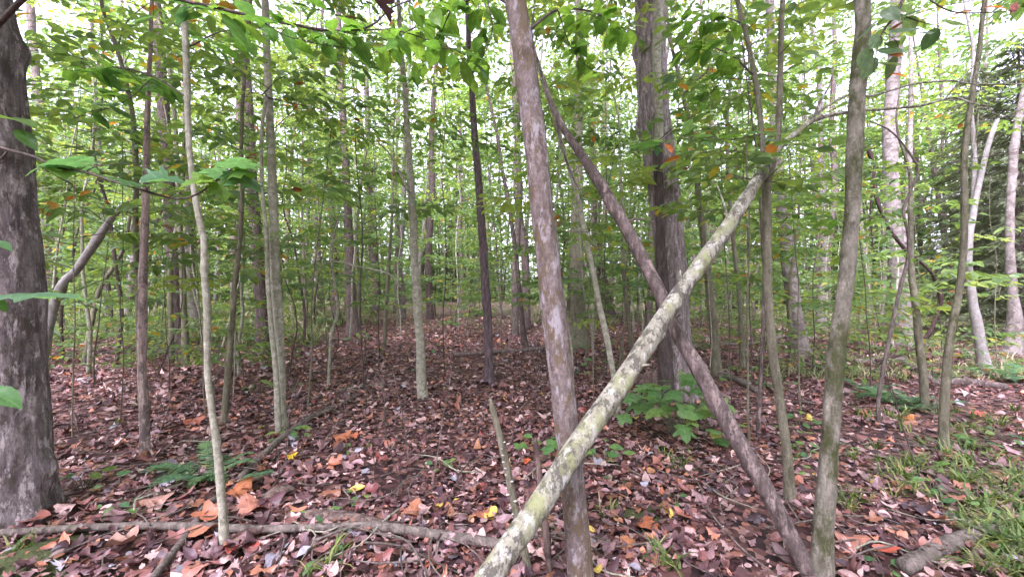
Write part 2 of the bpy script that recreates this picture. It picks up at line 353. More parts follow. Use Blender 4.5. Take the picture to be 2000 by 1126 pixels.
def foliage_mesh(name, placed, leaf, kind, g, bright=0., gap=.085, clear=.25, wid=1.0, twigs=True, fall=.035, mats=None):
    """placed: list of (origin, azimuth, elevation, length)"""
    PV, PF, rv, SV, SF = [], [], [], [], []; o = so = 0
    lib = {}
    for (c, az, el, L) in placed:
        key = (round(L * 4), g.integers(0, 4))
        if key not in lib: lib[key] = spray(max(.25, key[0] / 4), leaf, g, gap, clear)
        p, d, n, s, A, Bb, ra, rb = lib[key]; Rm = rotm(az, el).T; c = np.asarray(c)
        if g.random() < .5: F_ = np.array([1, -1, 1]); p, d, n, A, Bb = p * F_, d * F_, n * F_, A * F_, Bb * F_
        V, Fc, nf = emit_leaves(p @ Rm + c, d @ Rm, n @ Rm, s, kind, wid); PV.append(V); PF.append(Fc + o); o += len(V)
        v = np.clip(g.normal(.48 + bright, .17) + g.normal(0, .13, len(p)), 0, .9); k = g.random(len(p)) < fall; v[k] = g.uniform(.92, 1, k.sum())
        rv.append(np.repeat(v, nf))
        if twigs:
            V, Fc = emit_sticks(A @ Rm + c, Bb @ Rm + c, ra, rb); SV.append(V); SF.append(Fc + so); so += len(V)
    V = np.vstack(PV); T = np.vstack(PF); r = np.concatenate(rv)
    if twigs:
        Q = np.vstack(SF) + len(V); V = np.vstack([V] + SV)
        return mesh(name, V, [T, Q], mats or [M_leaf, B['twig']], False, np.r_[np.zeros(len(T)), np.ones(len(Q))], {'rnd': np.r_[r, np.zeros(len(Q))]})
    return mesh(name, V, [T], mats or [M_leaf], False, None, {'rnd': r})

# ------------------------------------------------------------------ ground
def axis(near, far, n):
    t = np.linspace(-1, 1, n); return np.sign(t) * (near * np.abs(t) + (far - near) * np.abs(t) ** 4)
gx = axis(14, 420, 170); gy = axis(16, 420, 190)
X, Y = np.meshgrid(gx, gy); Zg = ground_z(X, Y); V = np.stack([X.ravel(), Y.ravel(), Zg.ravel()], 1); nx = len(gx); ny = len(gy)
i = np.arange(ny - 1)[:, None] * nx; j = np.arange(nx - 1)[None]
Q = np.stack([i + j, i + j + 1, i + nx + j + 1, i + nx + j], -1).reshape(-1, 4)
tag(obj('ground', mesh('ground', V, Q, M_ground, True)), 'forest floor of dark soil and matted brown leaves', kind='structure')

# ------------------------------------------------------------------ measured trees: path in photo pixels (x, y, width) from the foot up
def px_path(path, D0, D1=None, z_foot=None):
    n = len(path); D1 = D0 if D1 is None else D1; ys = np.array([p[1] for p in path], float); f = (ys[0] - ys) / max(1, (ys[0] - ys.min()))
    pts, rad = [], []
    for k, (x, y, w) in enumerate(path):
        D = D0 + (D1 - D0) * f[k]; q = P(x, y, D); pts.append(q)
        c = math.cos(math.atan((x - 1000) / F)); rad.append(w * .5 * D / F * c)
    return np.array(pts), np.array(rad)
def grow(pts, rad, top, g, wig=.10):
    """carry the stem on above the frame to its real height"""
    p, r = list(pts), list(rad); d = p[-1] - p[-2]; d = d / np.linalg.norm(d); base_r = r[-1]; z0 = p[-1][2]; k = 0
    while p[-1][2] < top and k < 30:
        d = d * .85 + np.array([g.normal(0, wig), g.normal(0, wig), .35]); d /= np.linalg.norm(d); st = max(.5, (top - z0) / 9)
        p.append(p[-1] + d * st); r.append(max(.006, base_r * (1 - .88 * min(1, (p[-1][2] - z0) / max(.1, top - z0))))); k += 1
    return np.array(p), np.array(r)
TREES = {}
def tree(key, name, label, bk, path, D=None, D1=None, top=7, cr=None, sides=12, step=.12, amp=.05, ridge=0, flare=.8, wob=.008, group=None, forks=(), branches=(), cat='tree', extra=(), bright=0.):
    g = np.random.default_rng(abs(hash(key)) % 1000 + 5 if False else sum(map(ord, key)) * 7 + 3)
    if D is None: foot = G(path[0][0], path[0][1]); D = foot[1]
    pts, rad = px_path(path, D, D1); foot = pts[0].copy(); foot[2] = gz(foot[0], foot[1])
    pts[0][2] = min(pts[0][2], foot[2]) - .03
    if pts[0][2] < foot[2] - .3: pts[0][2] = foot[2] - .1
    if pts[0][2] < foot[2] - .02 or True: pts[0][2] = foot[2] - .06
    if top: pts, rad = grow(pts, rad, top, g)
    o = thing(name, foot, label, cat, group)
    V, Fs, p, r = tube(pts, rad, sides, step, amp, flare=flare, ridge=ridge, wob=wob, seed=g.uniform(0, 50))
    obj('trunk', mesh('trunk', V - foot, Fs, B[bk], True), o)
    TREES[key] = (o, p, r, foot, D)
    def limb(lp, nm):
        q, rr = px_path(lp[0], lp[1], lp[2] if len(lp) > 2 and lp[2] else None)
        if len(lp) > 3 and lp[3]: q, rr = grow(q, rr, lp[3], g)
        V, Fs, pp, _ = tube(q, rr, max(6, sides // 2), step, amp, wob=wob, seed=g.uniform(0, 50))
        return obj(nm, mesh(nm, V - foot, Fs, B[lp[4] if len(lp) > 4 else bk], True), o), pp
    ax = [p]
    for f in forks: ax.append(limb(f, 'stem')[1])
    for f in branches: limb(f, 'branch')
    if cr:
        zlo, zhi, reach, n, leaf = cr[:5]; leaf *= 1.28 * g.uniform(.85, 1.2); bright += g.normal(0, .07); n = int(n * (.72 if D < 4.5 else .45 if len(cr) > 5 else .62)); kind = cr[5] if len(cr) > 5 else 'fold'; placed = []
        for k in range(n):
            a = ax[k % len(ax)]; z = zlo + (zhi - zlo) * (k + g.random()) / n; q = a[np.argmin(np.abs(a[:, 2] - z))]
            f = (z - zlo) / max(.1, zhi - zlo); L = reach * g.uniform(.55, 1.15) * (1 - .55 * f)
            placed.append((q - foot, k * 2.39996 + g.normal(0, .4), g.uniform(-.05, .35), max(.4, L)))
        for (x, y, d, az, L) in extra: placed.append((P(x, y, d) - foot, az, g.uniform(-.05, .15), L))
        c = obj('crown', foliage_mesh('crown', placed, leaf, kind, g, bright, .11 if reach > 3.9 else .066), o); c['kind'] = 'stuff'
    return o

# nearest trunks (leaf sprays overlap in layers with open air between them)
tree('T1', 'ridged_tree', 'massive ridged grey trunk at the left edge of the frame, mossy at its foot', 'big',
     [(22, 1015, 196), (22, 930, 182), (22, 800, 172), (14, 640, 168), (6, 500, 166), (-8, 330, 162), (-24, 160, 158), (-38, 0, 154)], top=17, sides=100, step=.042, amp=.035, ridge=.014, flare=.35, cr=(5.5, 16, 5.0, 110, .2, 'kite'), wob=.01)
tree('T16', 'smooth_tree', 'mauve-grey trunk in the centre foreground, crossed by the pale leaning log', 'main',
     [(1139, 1151, 58), (1130, 1080, 54), (1118, 940, 50), (1105, 820, 47), (1092, 700, 47), (1077, 564, 45), (1061, 423, 44), (1047, 282, 44), (1027, 140, 43), (1006, 0, 42)], D=2.22, top=13, sides=48, step=.03, amp=.045, flare=.15, cr=(5.8, 12.5, 4.2, 80, .17, 'kite'), wob=.004)
tree('T21', 'mossy_tree', 'grey trunk patched with moss, right foreground beside the foot of the brown leaning pole', 'mossy',
     [(1602, 1142, 50), (1606, 1060, 44), (1613, 950, 39), (1621, 846, 37), (1633, 700, 37), (1650, 564, 36), (1664, 423, 35), (1670, 282, 34), (1677, 140, 34), (1683, 0, 34)], D=2.26, top=12, sides=48, step=.03, amp=.06, flare=.25, cr=(5.8, 11.5, 4.2, 80, .17, 'kite'), wob=.006)
tree('T17', 'furrowed_tree', 'broad furrowed grey-brown trunk rising from the leafy plant clump right of centre', 'tulip',
     [(1327, 772, 92), (1325, 740, 78), (1322, 700, 68), (1314, 564, 62), (1302, 423, 62), (1287, 300, 62), (1277, 200, 60), (1270, 100, 60), (1268, 0, 59)], top=19, sides=80, step=.05, amp=.03, ridge=.016, flare=.25, cr=(8.5, 18, 3.8, 70, .18, 'kite'), wob=.01)
tree('T17b', 'slim_tree', 'slim trunk pressed against the front of the broad furrowed trunk, dark below and pale above', 'stem',
     [(1302, 783, 36), (1299, 740, 30), (1297, 660, 28), (1293, 564, 27), (1290, 480, 20), (1288, 423, 18), (1286, 340, 19), (1285, 282, 19)], D=5.72, top=0, sides=20, step=.05, flare=.2,
     forks=[([(1285, 284, 19), (1287, 230, 18), (1284, 160, 17), (1283, 90, 19), (1287, 0, 20)], 5.72, 5.72, 9, 'pale')], cr=(5.6, 8.8, 1.6, 26, .12, 'kite'))
tree('T6', 'pale_sapling', 'pale grey lichened sapling with a bent stem, standing over the fallen branch at left', 'pale',
     [(438, 1082, 24), (437, 1020, 20), (431, 950, 18), (425, 880, 17), (411, 780, 15), (406, 720, 15), (405, 620, 14), (398, 530, 14), (397, 470, 13), (387, 425, 14), (376, 360, 13), (370, 280, 13), (366, 180, 14), (362, 80, 15), (358, 0, 15)], top=6.5, sides=20, step=.04, amp=.07, flare=.25, cr=(3.4, 6.5, 1.3, 22, .11), wob=.004)
tree('T20', 'forked_tree', 'slender mossy forked tree that holds the top of the pale leaning log', 'green',
     [(1544, 988, 26), (1540, 940, 22), (1532, 860, 20), (1520, 770, 19), (1510, 690, 19), (1503, 600, 19), (1499, 500, 18), (1497, 420, 18), (1497, 358, 19)], top=0, sides=20, step=.04, flare=.3,
     forks=[([(1497, 364, 13), (1491, 310, 12), (1486, 260, 11), (1478, 170, 11), (1462, 90, 10), (1440, 0, 10)], 3.03, 3.15, 6.5), ([(1498, 364, 14), (1513, 305, 13), (1521, 250, 13), (1525, 130, 12), (1531, 0, 11)], 3.03, 3.0, 6.8)],
     cr=(2.9, 6.5, .75, 36, .11), extra=[(1470, 300, 3.05, 3.0, .5), (1500, 330, 3.0, 2.7, .5)], bright=.1)
tree('T2', 'dead_snag', 'dead peeled pinkish-brown snag standing near the big left trunk', 'snag',
     [(283, 892, 26), (282, 840, 22), (281, 760, 22), (279, 650, 20), (280, 540, 19), (284, 440, 17), (287, 320, 14), (289, 200, 11), (294, 80, 9), (297, 0, 8)], top=5.2, sides=18, step=.04, amp=.09, flare=.1)
tree('T5', 'leaning_sapling', 'olive sapling behind the dead snag, its top curving away to the left', 'green',
     [(276, 790, 15), (273, 680, 14), (268, 540, 14), (265, 420, 13), (264, 300, 12), (258, 220, 11), (240, 140, 10), (222, 80, 9), (205, 30, 8), (198, 0, 8)], top=7, sides=12, cr=(2.2, 7, 1.7, 46, .12),
     branches=[([(229, 105, 5), (240, 55, 4), (260, 30, 3), (305, 0, 2)], 5.6, 5.3)], extra=[(170, 120, 4.6, 3.3, 1.2), (160, 230, 4.6, 3.0, 1.2), (190, 330, 4.8, 3.4, 1.0), (130, 180, 4.2, 2.9, 1.0), (330, 250, 5, .2, 1.0), (200, 60, 4.5, 3.2, 1.0)])
tree('T3', 'dark_tree', 'dark brown trunk just right of the dead snag, reaching the top of the frame', 'dark',
     [(351, 702, 38), (348, 660, 31), (342, 560, 30), (334, 430, 28), (326, 300, 26), (319, 200, 25), (312, 100, 23), (304, 0, 22)], top=13, sides=20, cr=(6, 12.5, 2.4, 50, .13, 'kite'))
tree('T4', 'slim_tree', 'thin olive-grey trunk touching the right side of the dark brown trunk', 'green',
     [(364, 718, 16), (360, 620, 14), (355, 500, 13), (350, 400, 12), (345, 280, 10), (338, 190, 9), (326, 100, 8), (310, 40, 7), (300, 0, 6)], top=8.5, cr=(3.5, 8.5, 1.6, 34, .12))
tree('T7', 'thin_sapling', 'thin olive sapling directly behind the bent pale sapling', 'green',
     [(436, 832, 16), (444, 745, 14), (452, 645, 12), (459, 560, 11), (468, 470, 10), (474, 380, 9), (470, 280, 8), (478, 150, 7), (490, 0, 6)], top=5.6, cr=(1.9, 5.6, 1.2, 26, .11))
tree('T8', 'twin_sapling', 'smooth pale twin-stemmed sapling left of the open leaf floor', 'pale',
     [(551, 842, 24), (549, 780, 22), (547, 700, 21), (543, 620, 21), (538, 540, 21), (534, 440, 20), (530, 330, 18), (526, 220, 17), (521, 110, 16), (517, 0, 15)], top=7.5, sides=18, step=.05, flare=.2,
     forks=[([(545, 846, 15), (543, 800, 14), (540, 740, 12), (532, 660, 11), (526, 580, 10), (522, 500, 9), (517, 420, 9), (509, 320, 8), (512, 250, 8), (521, 190, 7)], 4.5, 4.6)], cr=(3.3, 7.5, 1.5, 34, .12), bright=.08)
tree('T9', 'dark_tree', 'dark trunk half hidden behind the pale twin-stemmed sapling', 'dark',
     [(516, 692, 34), (512, 620, 28), (506, 540, 26), (499, 450, 25), (492, 360, 23), (487, 250, 21), (480, 130, 19), (474, 0, 18)], top=13, sides=18, cr=(6, 12.5, 2.3, 48, .13, 'kite'))
tree('T10', 'dark_tree', 'straight dark trunk left of the straight pale sapling, behind the leaf floor', 'dark',
     [(691, 652, 26), (687, 600, 21), (683, 500, 19), (678, 390, 17), (673, 290, 15), (667, 180, 13), (662, 60, 11), (660, 0, 10)], top=14, sides=14, cr=(4.5, 13.5, 2.2, 60, .13, 'kite'))
tree('T11', 'dark_tree', 'thin dark trunk behind the wavy whitish stem', 'dark',
     [(656, 626, 18), (654, 560, 14), (651, 480, 13), (646, 380, 11), (640, 270, 9), (634, 160, 8), (629, 40, 7)], top=15, cr=(5, 14.5, 2.2, 60, .13, 'kite'))
tree('T12', 'thin_tree', 'thin purplish-grey trunk left of the wavy whitish stem', 'purple',
     [(627, 612, 14), (624, 540, 11), (619, 460, 9), (612, 370, 8), (606, 290, 7), (603, 180, 6)], top=15, cr=(6, 15, 2.4, 56, .14, 'kite'))
tree('T13', 'wavy_sapling', 'wavy thin whitish stem rising from the leaf floor left of centre', 'pale',
     [(640, 757, 7), (644, 700, 6.5), (648, 650, 6.5), (659, 612, 6), (657, 575, 6), (651, 535, 5), (648, 490, 5), (653, 455, 4), (668, 415, 3)], top=0, sides=8, step=.05, branches=[([(650, 470, 3), (680, 460, 2), (745, 450, 1.5)], 6.6)], cr=(1.5, 2.6, .7, 9, .10))
tree('T14', 'pale_sapling', 'straight pale sapling with a mossy foot at the centre-left of the open leaf floor', 'pale',
     [(828, 778, 24), (824, 745, 19), (820, 660, 18), (813, 560, 17), (807, 450, 15), (801, 350, 14), (797, 280, 12), (791, 190, 11), (784, 100, 9), (778, 0, 8)], top=8, sides=16, step=.06, flare=.4, cr=(3.6, 8, 1.6, 40, .12),
     branches=[([(800, 375, 6), (778, 330, 5), (765, 305, 4), (748, 285, 3), (735, 275, 2)], 6.0), ([(783, 560, 4), (760, 535, 4), (700, 520, 3), (640, 512, 3), (600, 555, 2)], 6.2)], bright=.08)
tree('T15', 'purple_tree', 'slender dark purplish trunk standing alone just left of the centre trunk', 'purple',
     [(956, 748, 22), (954, 700, 18), (951, 600, 17), (945, 500, 16), (938, 400, 15), (930, 300, 14), (923, 190, 12), (916, 90, 10), (910, 0, 9)], top=9, sides=16, step=.06, flare=.25, cr=(4.2, 9, 1.7, 40, .12, 'fold'), bright=.1)
tree('T23', 'banded_tree', 'pale trunk with dark bands behind the slender forked tree', 'band',
     [(1566, 692, 42), (1560, 655, 33), (1551, 600, 30), (1543, 540, 28), (1535, 470, 26), (1527, 400, 24), (1518, 330, 22), (1512, 240, 20), (1507, 120, 18), (1502, 0, 17)], top=15, sides=20, cr=(6.5, 14.5, 2.4, 60, .13, 'kite'))
tree('T24', 'banded_tree', 'thick pale trunk with dark blotches right of the mossy trunk', 'band',
     [(1769, 674, 52), (1764, 630, 42), (1757, 564, 38), (1750, 490, 35), (1743, 400, 33), (1738, 282, 31), (1742, 190, 30), (1749, 90, 28), (1752, 0, 27)], top=17, sides=24, cr=(8, 16.5, 2.8, 60, .14, 'kite'))
tree('T25', 'curved_tree', 'olive-grey curving trunk on the grassy ground near the right edge', 'green',
     [(1841, 880, 27), (1842, 830, 22), (1845, 760, 20), (1851, 690, 20), (1862, 630, 19), (1874, 570, 17), (1881, 500, 16), (1883, 420, 16), (1884, 330, 15), (1890, 240, 14), (1903, 160, 13), (1915, 90, 12), (1921, 40, 11), (1925, 0, 11)], top=7.5, sides=18, step=.05, cr=(4.2, 7.5, 1.6, 26, .11))
tree('T26', 'white_tree', 'whitish forked trunk behind the curving olive-grey tree', 'white',
     [(1925, 722, 32), (1918, 685, 27), (1909, 635, 24), (1899, 585, 22), (1892, 530, 20), (1892, 470, 18), (1902, 410, 14), (1915, 350, 13), (1928, 290, 12), (1943, 250, 10), (1950, 232, 8)], top=0, sides=18,
     forks=[([(1893, 480, 13), (1899, 410, 12), (1904, 350, 12), (1902, 280, 11), (1898, 200, 10), (1900, 100, 8)], 8.1, 8.1, 9.5)], cr=(5, 9.5, 1.9, 40, .11, 'kite'))
tree('T27', 'rightmost_tree', 'pale blotched trunk with a swollen mossy foot, rightmost in the frame', 'band',
     [(1976, 692, 46), (1980, 655, 40), (1982, 620, 32), (1975, 550, 22), (1972, 470, 20), (1974, 380, 20), (1981, 290, 18), (1993, 215, 17), (2012, 130, 16), (2030, 0, 15)], top=14, sides=18, cr=(7, 13.5, 2.4, 50, .13, 'kite'))
tree('T28', 'thin_sapling', 'thin grey sapling with a kinked stem rising among the ferns at right', 'grey',
     [(1717, 832, 11), (1717, 785, 9), (1726, 715, 9), (1739, 645, 9), (1754, 580, 9), (1769, 525, 8), (1776, 485, 8), (1771, 445, 7), (1764, 412, 7), (1776, 375, 7), (1793, 335, 6), (1788, 318, 6), (1776, 298, 5), (1760, 275, 4), (1735, 252, 4), (1700, 236, 3)], top=0, sides=10, step=.05, cr=(1.7, 3.4, .8, 12, .11),
     branches=[([(1797, 330, 3), (1830, 322, 3), (1900, 310, 2), (1990, 295, 2)], 4.75, 4.5)])
tree('T30', 'slim_tree', 'slim grey-brown trunk right of the broad furrowed trunk, behind the log', 'green',
     [(1401, 733, 22), (1398, 690, 18), (1392, 620, 16), (1383, 540, 15), (1373, 450, 13), (1364, 380, 12), (1357, 300, 11), (1347, 240, 9), (1331, 170, 8), (1317, 110, 7), (1306, 50, 6), (1300, 0, 6)], top=9.5, sides=14, cr=(3.0, 9.5, 1.9, 60, .12, 'fold'), bright=.12,
     branches=[([(1335, 185, 6), (1358, 160, 5), (1400, 125, 4), (1450, 112, 3), (1500, 92, 2)], 7.3, 6.8), ([(1318, 110, 5), (1302, 60, 4), (1300, 10, 3)], 7.4)], extra=[(1390, 200, 6, 0, 1.2), (1400, 120, 6, -.4, 1.2), (1390, 60, 5.6, .3, 1.2), (1370, 320, 6, .2, 1)])
tree('T31', 'thin_tree', 'thin upright trunk between the slim grey-brown one and the forked tree', 'green',
     [(1450, 722, 14), (1449, 660, 11), (1445, 590, 10), (1438, 520, 9), (1429, 440, 9), (1423, 350, 8), (1420, 250, 7), (1427, 160, 6), (1430, 60, 6)], top=9.5, sides=12, cr=(3.0, 9.5, 1.8, 56, .12, 'kite'), bright=.12)
tree('T22', 'thin_sapling', 'thin brown sapling close left of the slender forked tree', 'pole',
     [(1480, 852, 11), (1483, 790, 9), (1487, 700, 8), (1490, 620, 7), (1492, 540, 6), (1487, 440, 5), (1478, 320, 4), (1465, 200, 3)], top=4.4, sides=10, step=.06, cr=(2.2, 4.4, 1.0, 18, .11), bright=.1)
tree('T32', 'mossy_tree', 'greenish trunk just right of the centre trunk, farther back', 'green',
     [(1131, 676, 42), (1130, 640, 33), (1128, 564, 30), (1126, 480, 26), (1127, 380, 23), (1129, 280, 18), (1130, 180, 16), (1132, 50, 14)], top=15, sides=18, cr=(6, 14.5, 2.3, 70, .13, 'kite'), bright=.12)
tree('T33', 'curved_sapling', 'pale curved sapling seen between the centre trunk and the leaning log', 'pale',
     [(1207, 808, 15), (1205, 775, 13), (1197, 725, 12), (1185, 655, 12), (1171, 595, 11), (1156, 520, 10), (1140, 440, 10), (1121, 360, 9), (1105, 305, 8), (1088, 245, 7), (1066, 180, 6), (1048, 120, 5)], top=5.4, sides=14, step=.06, cr=(2.3, 5.4, .85, 34, .12), bright=.1, extra=[(1110, 120, 5, .5, .8), (1190, 60, 5, 3.3, .9), (1200, 230, 5, 3.0, .8)])
tree('T34', 'dark_tree', 'leaning dark trunk in the gap left of the broad furrowed trunk', 'dark',
     [(1190, 618, 24), (1184, 585, 20), (1176, 530, 18), (1167, 470, 16), (1162, 400, 14), (1158, 320, 12), (1154, 180, 10)], top=16, sides=12, cr=(5, 15.5, 2.4, 60, .13, 'kite'), bright=.1)
tree('T35', 'thin_tree', 'thin dark leaning trunk between the purplish trunk and the centre trunk', 'dark',
     [(1026, 678, 14), (1020, 630, 10), (1014, 560, 9), (1007, 490, 8), (996, 410, 8), (981, 330, 7), (968, 250, 6), (955, 190, 5)], top=11, sides=10, cr=(3.5, 11, 2.0, 56, .13, 'kite'), bright=.08)
tree('T36', 'slim_tree', 'slim grey trunk seen between the big left trunk and the dead snag', 'purple',
     [(214, 628, 18), (210, 560, 14), (205, 470, 12), (199, 380, 11), (195, 300, 10), (188, 200, 9), (180, 60, 8)], top=14, sides=12, cr=(4, 13.5, 2.2, 60, .13, 'kite'))
tree('T37', 'grey_tree', 'tall grey trunk emerging from behind the big left trunk near the top', 'grey',
     [(104, 640, 30), (100, 560, 27), (92, 420, 25), (80, 250, 22), (68, 120, 20), (58, 0, 18)], top=15, sides=16, cr=(5, 14.5, 2.4, 60, .13, 'kite'))
tree('T38', 'dark_tree', 'dark mossy trunk in the middle distance right of the straight dark trunk', 'dark',
     [(736, 606, 24), (733, 560, 20), (729, 480, 18), (724, 380, 15), (720, 280, 12), (715, 150, 10)], top=17, sides=12, cr=(5, 16, 2.5, 70, .13, 'kite'))
tree('T39', 'mossy_tree', 'greyish leaning trunk above the dark vine, beyond the mossy trunk', 'band',
     [(1602, 640, 22), (1606, 580, 18), (1612, 500, 16), (1608, 420, 15), (1605, 330, 14), (1602, 200, 12)], top=16, sides=12, cr=(6, 15.5, 2.4, 60, .13, 'kite'))

# ------------------------------------------------------------------ leaning and fallen wood
def pole(name, label, bk, path, cat='log', sides=24, step=.03, amp=.05, group=None, branches=(), wob=.006, rel=None, flat=1., ends=True):
    """path of (point3, radius)"""
    pts = np.array([p for p, _ in path]); rad = np.array([r for _, r in path]); k = np.argmin(pts[:, 2]); foot = pts[k].copy()
    o = thing(name, foot, label, cat, group)
    V, Fs, p, r = tube(pts, rad, sides, step, amp, wob=wob, seed=R.uniform(0, 50), flat=flat)
    obj('trunk' if cat in ('log', 'pole') else 'stem', mesh('trunk', V - foot, Fs, B[bk], True), o)
    for bp, br in branches:
        V, Fs, _, _ = tube(bp, br, 8, .05, .08, wob=.006, seed=R.uniform(0, 50)); obj('branch', mesh('branch', V - foot, Fs, B[bk], True), o)
    return o
def line3(a, b, n=6): return [a + (b - a) * t for t in np.linspace(0, 1, n)]
a = P(796, 1343, 1.65); a[2] = gz(a[0], a[1]) - .02; b = P(1508, 308, 2.93)
Lg = line3(a, b, 9); wr = [.056, .055, .054, .053, .051, .049, .046, .040, .031]
log_o = pole('leaning_log', 'long pale lichen-covered log leaning up to the right across the frame', 'log', [(q_ + np.array([0, 0, .012 * math.sin(k_ * 1.7)]), r_) for k_, (q_, r_) in enumerate(zip(Lg, wr))], 'log', 40, .02, .085, wob=.012,
     branches=[([a + (b - a) * .28, a + (b - a) * .29 + [-.05, -.06, .03]], [.018, .011]), ([a + (b - a) * .47, a + (b - a) * .49 + [.04, -.07, -.03]], [.014, .006]), ([a + (b - a) * .63, a + (b - a) * .66 + [-.07, -.02, .05]], [.013, .005]), ([a + (b - a) * .80, a + (b - a) * .83 + [-.06, 0, .03], a + (b - a) * .86 + [-.16, 0, .12]], [.012, .007, .003]), ([b - (b - a) * .02, P(1525, 282, 2.9), P(1560, 254, 2.9), P(1592, 232, 2.9), P(1650, 219, 2.85), P(1740, 212, 2.85), P(1800, 206, 2.8), P(1846, 193, 2.8), P(1872, 191, 2.8), P(1902, 202, 2.75), P(1935, 205, 2.7)], [.034, .026, .02, .016, .011, .009, .008, .007, .006, .005, .003]),
               ([P(1560, 254, 2.9), P(1605, 215, 2.95), P(1660, 185, 3), P(1700, 187, 3), P(1755, 171, 3), P(1792, 162, 3), P(1862, 158, 2.95), P(1900, 164, 2.9), P(2050, 164, 2.85)], [.014, .011, .008, .008, .008, .007, .006, .005, .003]),
               ([P(1846, 193, 2.8), P(1900, 130, 2.8), P(1985, 68, 2.75)], [.005, .004, .002]),
               ([P(1590, 234, 2.9), P(1602, 200, 2.95), P(1622, 165, 3.0), P(1628, 130, 3.0)], [.01, .008, .006, .004]),
               ([P(1935, 205, 2.7), P(1912, 205, 2.74), P(1908, 260, 2.75), P(1895, 330, 2.8)], [.002, .005, .004, .002])])
a = P(1594, 1133, 2.27); a[2] = gz(a[0], a[1]) - .03; b = P(1060, 150, 3.3)
Lp = [a, P(1502, 965, 2.36), P(1432, 846, 2.45), P(1368, 730, 2.55), P(1312, 628, 2.66), P(1288, 568, 2.73), P(1255, 510, 2.8), P(1218, 440, 2.87), P(1180, 370, 2.95), P(1140, 308, 3.05), P(1102, 252, 3.13), P(1076, 200, 3.22), b]
wp = [40, 39, 38, 37, 34, 33, 31, 28, 25, 22, 17, 12, 7]
pole('leaning_pole', 'brown bark-covered pole leaning up to the left, passing behind the pale log', 'pole', [(q, w * .5 * q[1] / F * .84) for q, w in zip(Lp, wp)], 'pole', 28, .03, .09, wob=.012,
     branches=[([Lp[4], Lp[4] + [.03, -.06, .05]], [.014, .006]), ([Lp[7], Lp[7] + [.07, -.03, .04], Lp[7] + [.2, -.05, .02]], [.011, .006, .002]), ([Lp[2], Lp[2] + [-.04, -.05, .02]], [.015, .008]), ([Lp[9], Lp[9] + [-.1, .05, .05]], [.009, .003]), ([P(1084, 235, 3.2), P(1098, 290, 3.15), P(1118, 345, 3.15), P(1140, 385, 3.1)], [.012, .009, .007, .003]), ([P(1060, 150, 3.3), P(1040, 70, 3.4), P(1045, 10, 3.4)], [.012, .009, .005])])
def gpath(pts, h=0): # ground-lying path: (x, y, width)
    r_ = []
    for x, y, w in pts:
        q = G(x, y); rr = w * .5 * q[1] / F; q[2] += rr * .75 + h; r_.append((q, rr))
    return r_
pole('fallen_branch', 'long grey fallen branch lying across the lower left foreground', 'grey',
     gpath([(-60, 1062, 15), (60, 1054, 14), (150, 1048, 14), (300, 1044, 15), (400, 1046, 15), (500, 1050, 14), (600, 1047, 15), (700, 1044, 17), (730, 1044, 18), (800, 1054, 19), (880, 1068, 20), (960, 1080, 20), (1010, 1090, 18)], .04), 'branch', 20, .03, .07,
     branches=[([G(850, 1100) + [0, 0, .01], G(858, 1065) + [0, 0, .06]], [.009, .012]), ([G(870, 1050) + [0, 0, .05], G(900, 1044) + [0, 0, .045], G(945, 1042) + [0, 0, .03]], [.012, .008, .004])])
pole('rotten_log', 'flat reddish rotten log half buried behind the fallen branch', 'rot', gpath([(560, 1012, 22), (630, 1014, 30), (700, 1022, 32), (770, 1034, 28), (840, 1050, 16)], -.012), 'log', 20, .03, .16, flat=.55)
pole('dead_stick', 'stout grey stick crossing over the fallen branch beside the bent pale sapling', 'grey',
     gpath([(295, 1150, 14), (340, 1090, 14), (380, 1035, 15), (405, 1000, 13), (425, 985, 11)], .035), 'stick', 12, .03, .08)
pole('forked_stick', 'grey forked stick running away over the leaves right of the fern', 'grey',
     gpath([(470, 940, 13), (505, 905, 13), (530, 880, 12), (560, 855, 12), (610, 820, 10), (640, 808, 8), (700, 775, 5)], .02), 'stick', 12, .04, .08,
     branches=[([G(600, 826) + [0, 0, .03], G(655, 785) + [0, 0, .06], G(690, 752) + [0, 0, .05]], [.02, .012, .006])])
pole('wood_chunk', 'short pale splintered chunk of wood among the leaves by the bent sapling', 'rot', gpath([(515, 985, 20), (535, 972, 26), (562, 962, 22), (575, 958, 10)], 0), 'wood', 10, .03, .3, flat=.6)
q0 = G(1042, 1128)
st = pole('broken_stick', 'mossy broken stick with white bracket fungi standing upright left of the centre trunk', 'green',
     [(q0 - [0, 0, .05], .022), (P(1012, 1030, q0[1] - .0), .021), (P(996, 950, q0[1]), .02), (P(985, 895, q0[1]), .02), (P(972, 840, q0[1]), .018), (P(962, 800, q0[1]), .016), (P(957, 778, q0[1]), .009)], 'stick', 16, .02, .1)
for k in range(12):
    t = k / 11; c = P(983 + 22 * t + R.uniform(-3, 3), 862 + 140 * t, q0[1] - .015) - np.array(st.location)
    an = np.linspace(0, 2 * np.pi, 7)[:-1]; rr = R.uniform(.006, .012); dx = R.choice((-1, 1)) * .016
    Vf = np.vstack([[c + np.array([dx, 0, .004])], [c + np.array([dx + math.cos(z) * rr, math.sin(z) * rr - .006, 0.0])  for z in an], [c + np.array([dx * .5, 0, -.006])]])
    Ff = np.array([[0, 1 + i_, 1 + (i_ + 1) % 6] for i_ in range(6)] + [[7, 1 + (i_ + 1) % 6, 1 + i_] for i_ in range(6)])
    obj('bracket_fungus', mesh('bracket_fungus', Vf, Ff, M_fungus, True), st)
q0 = G(1078, 1128)
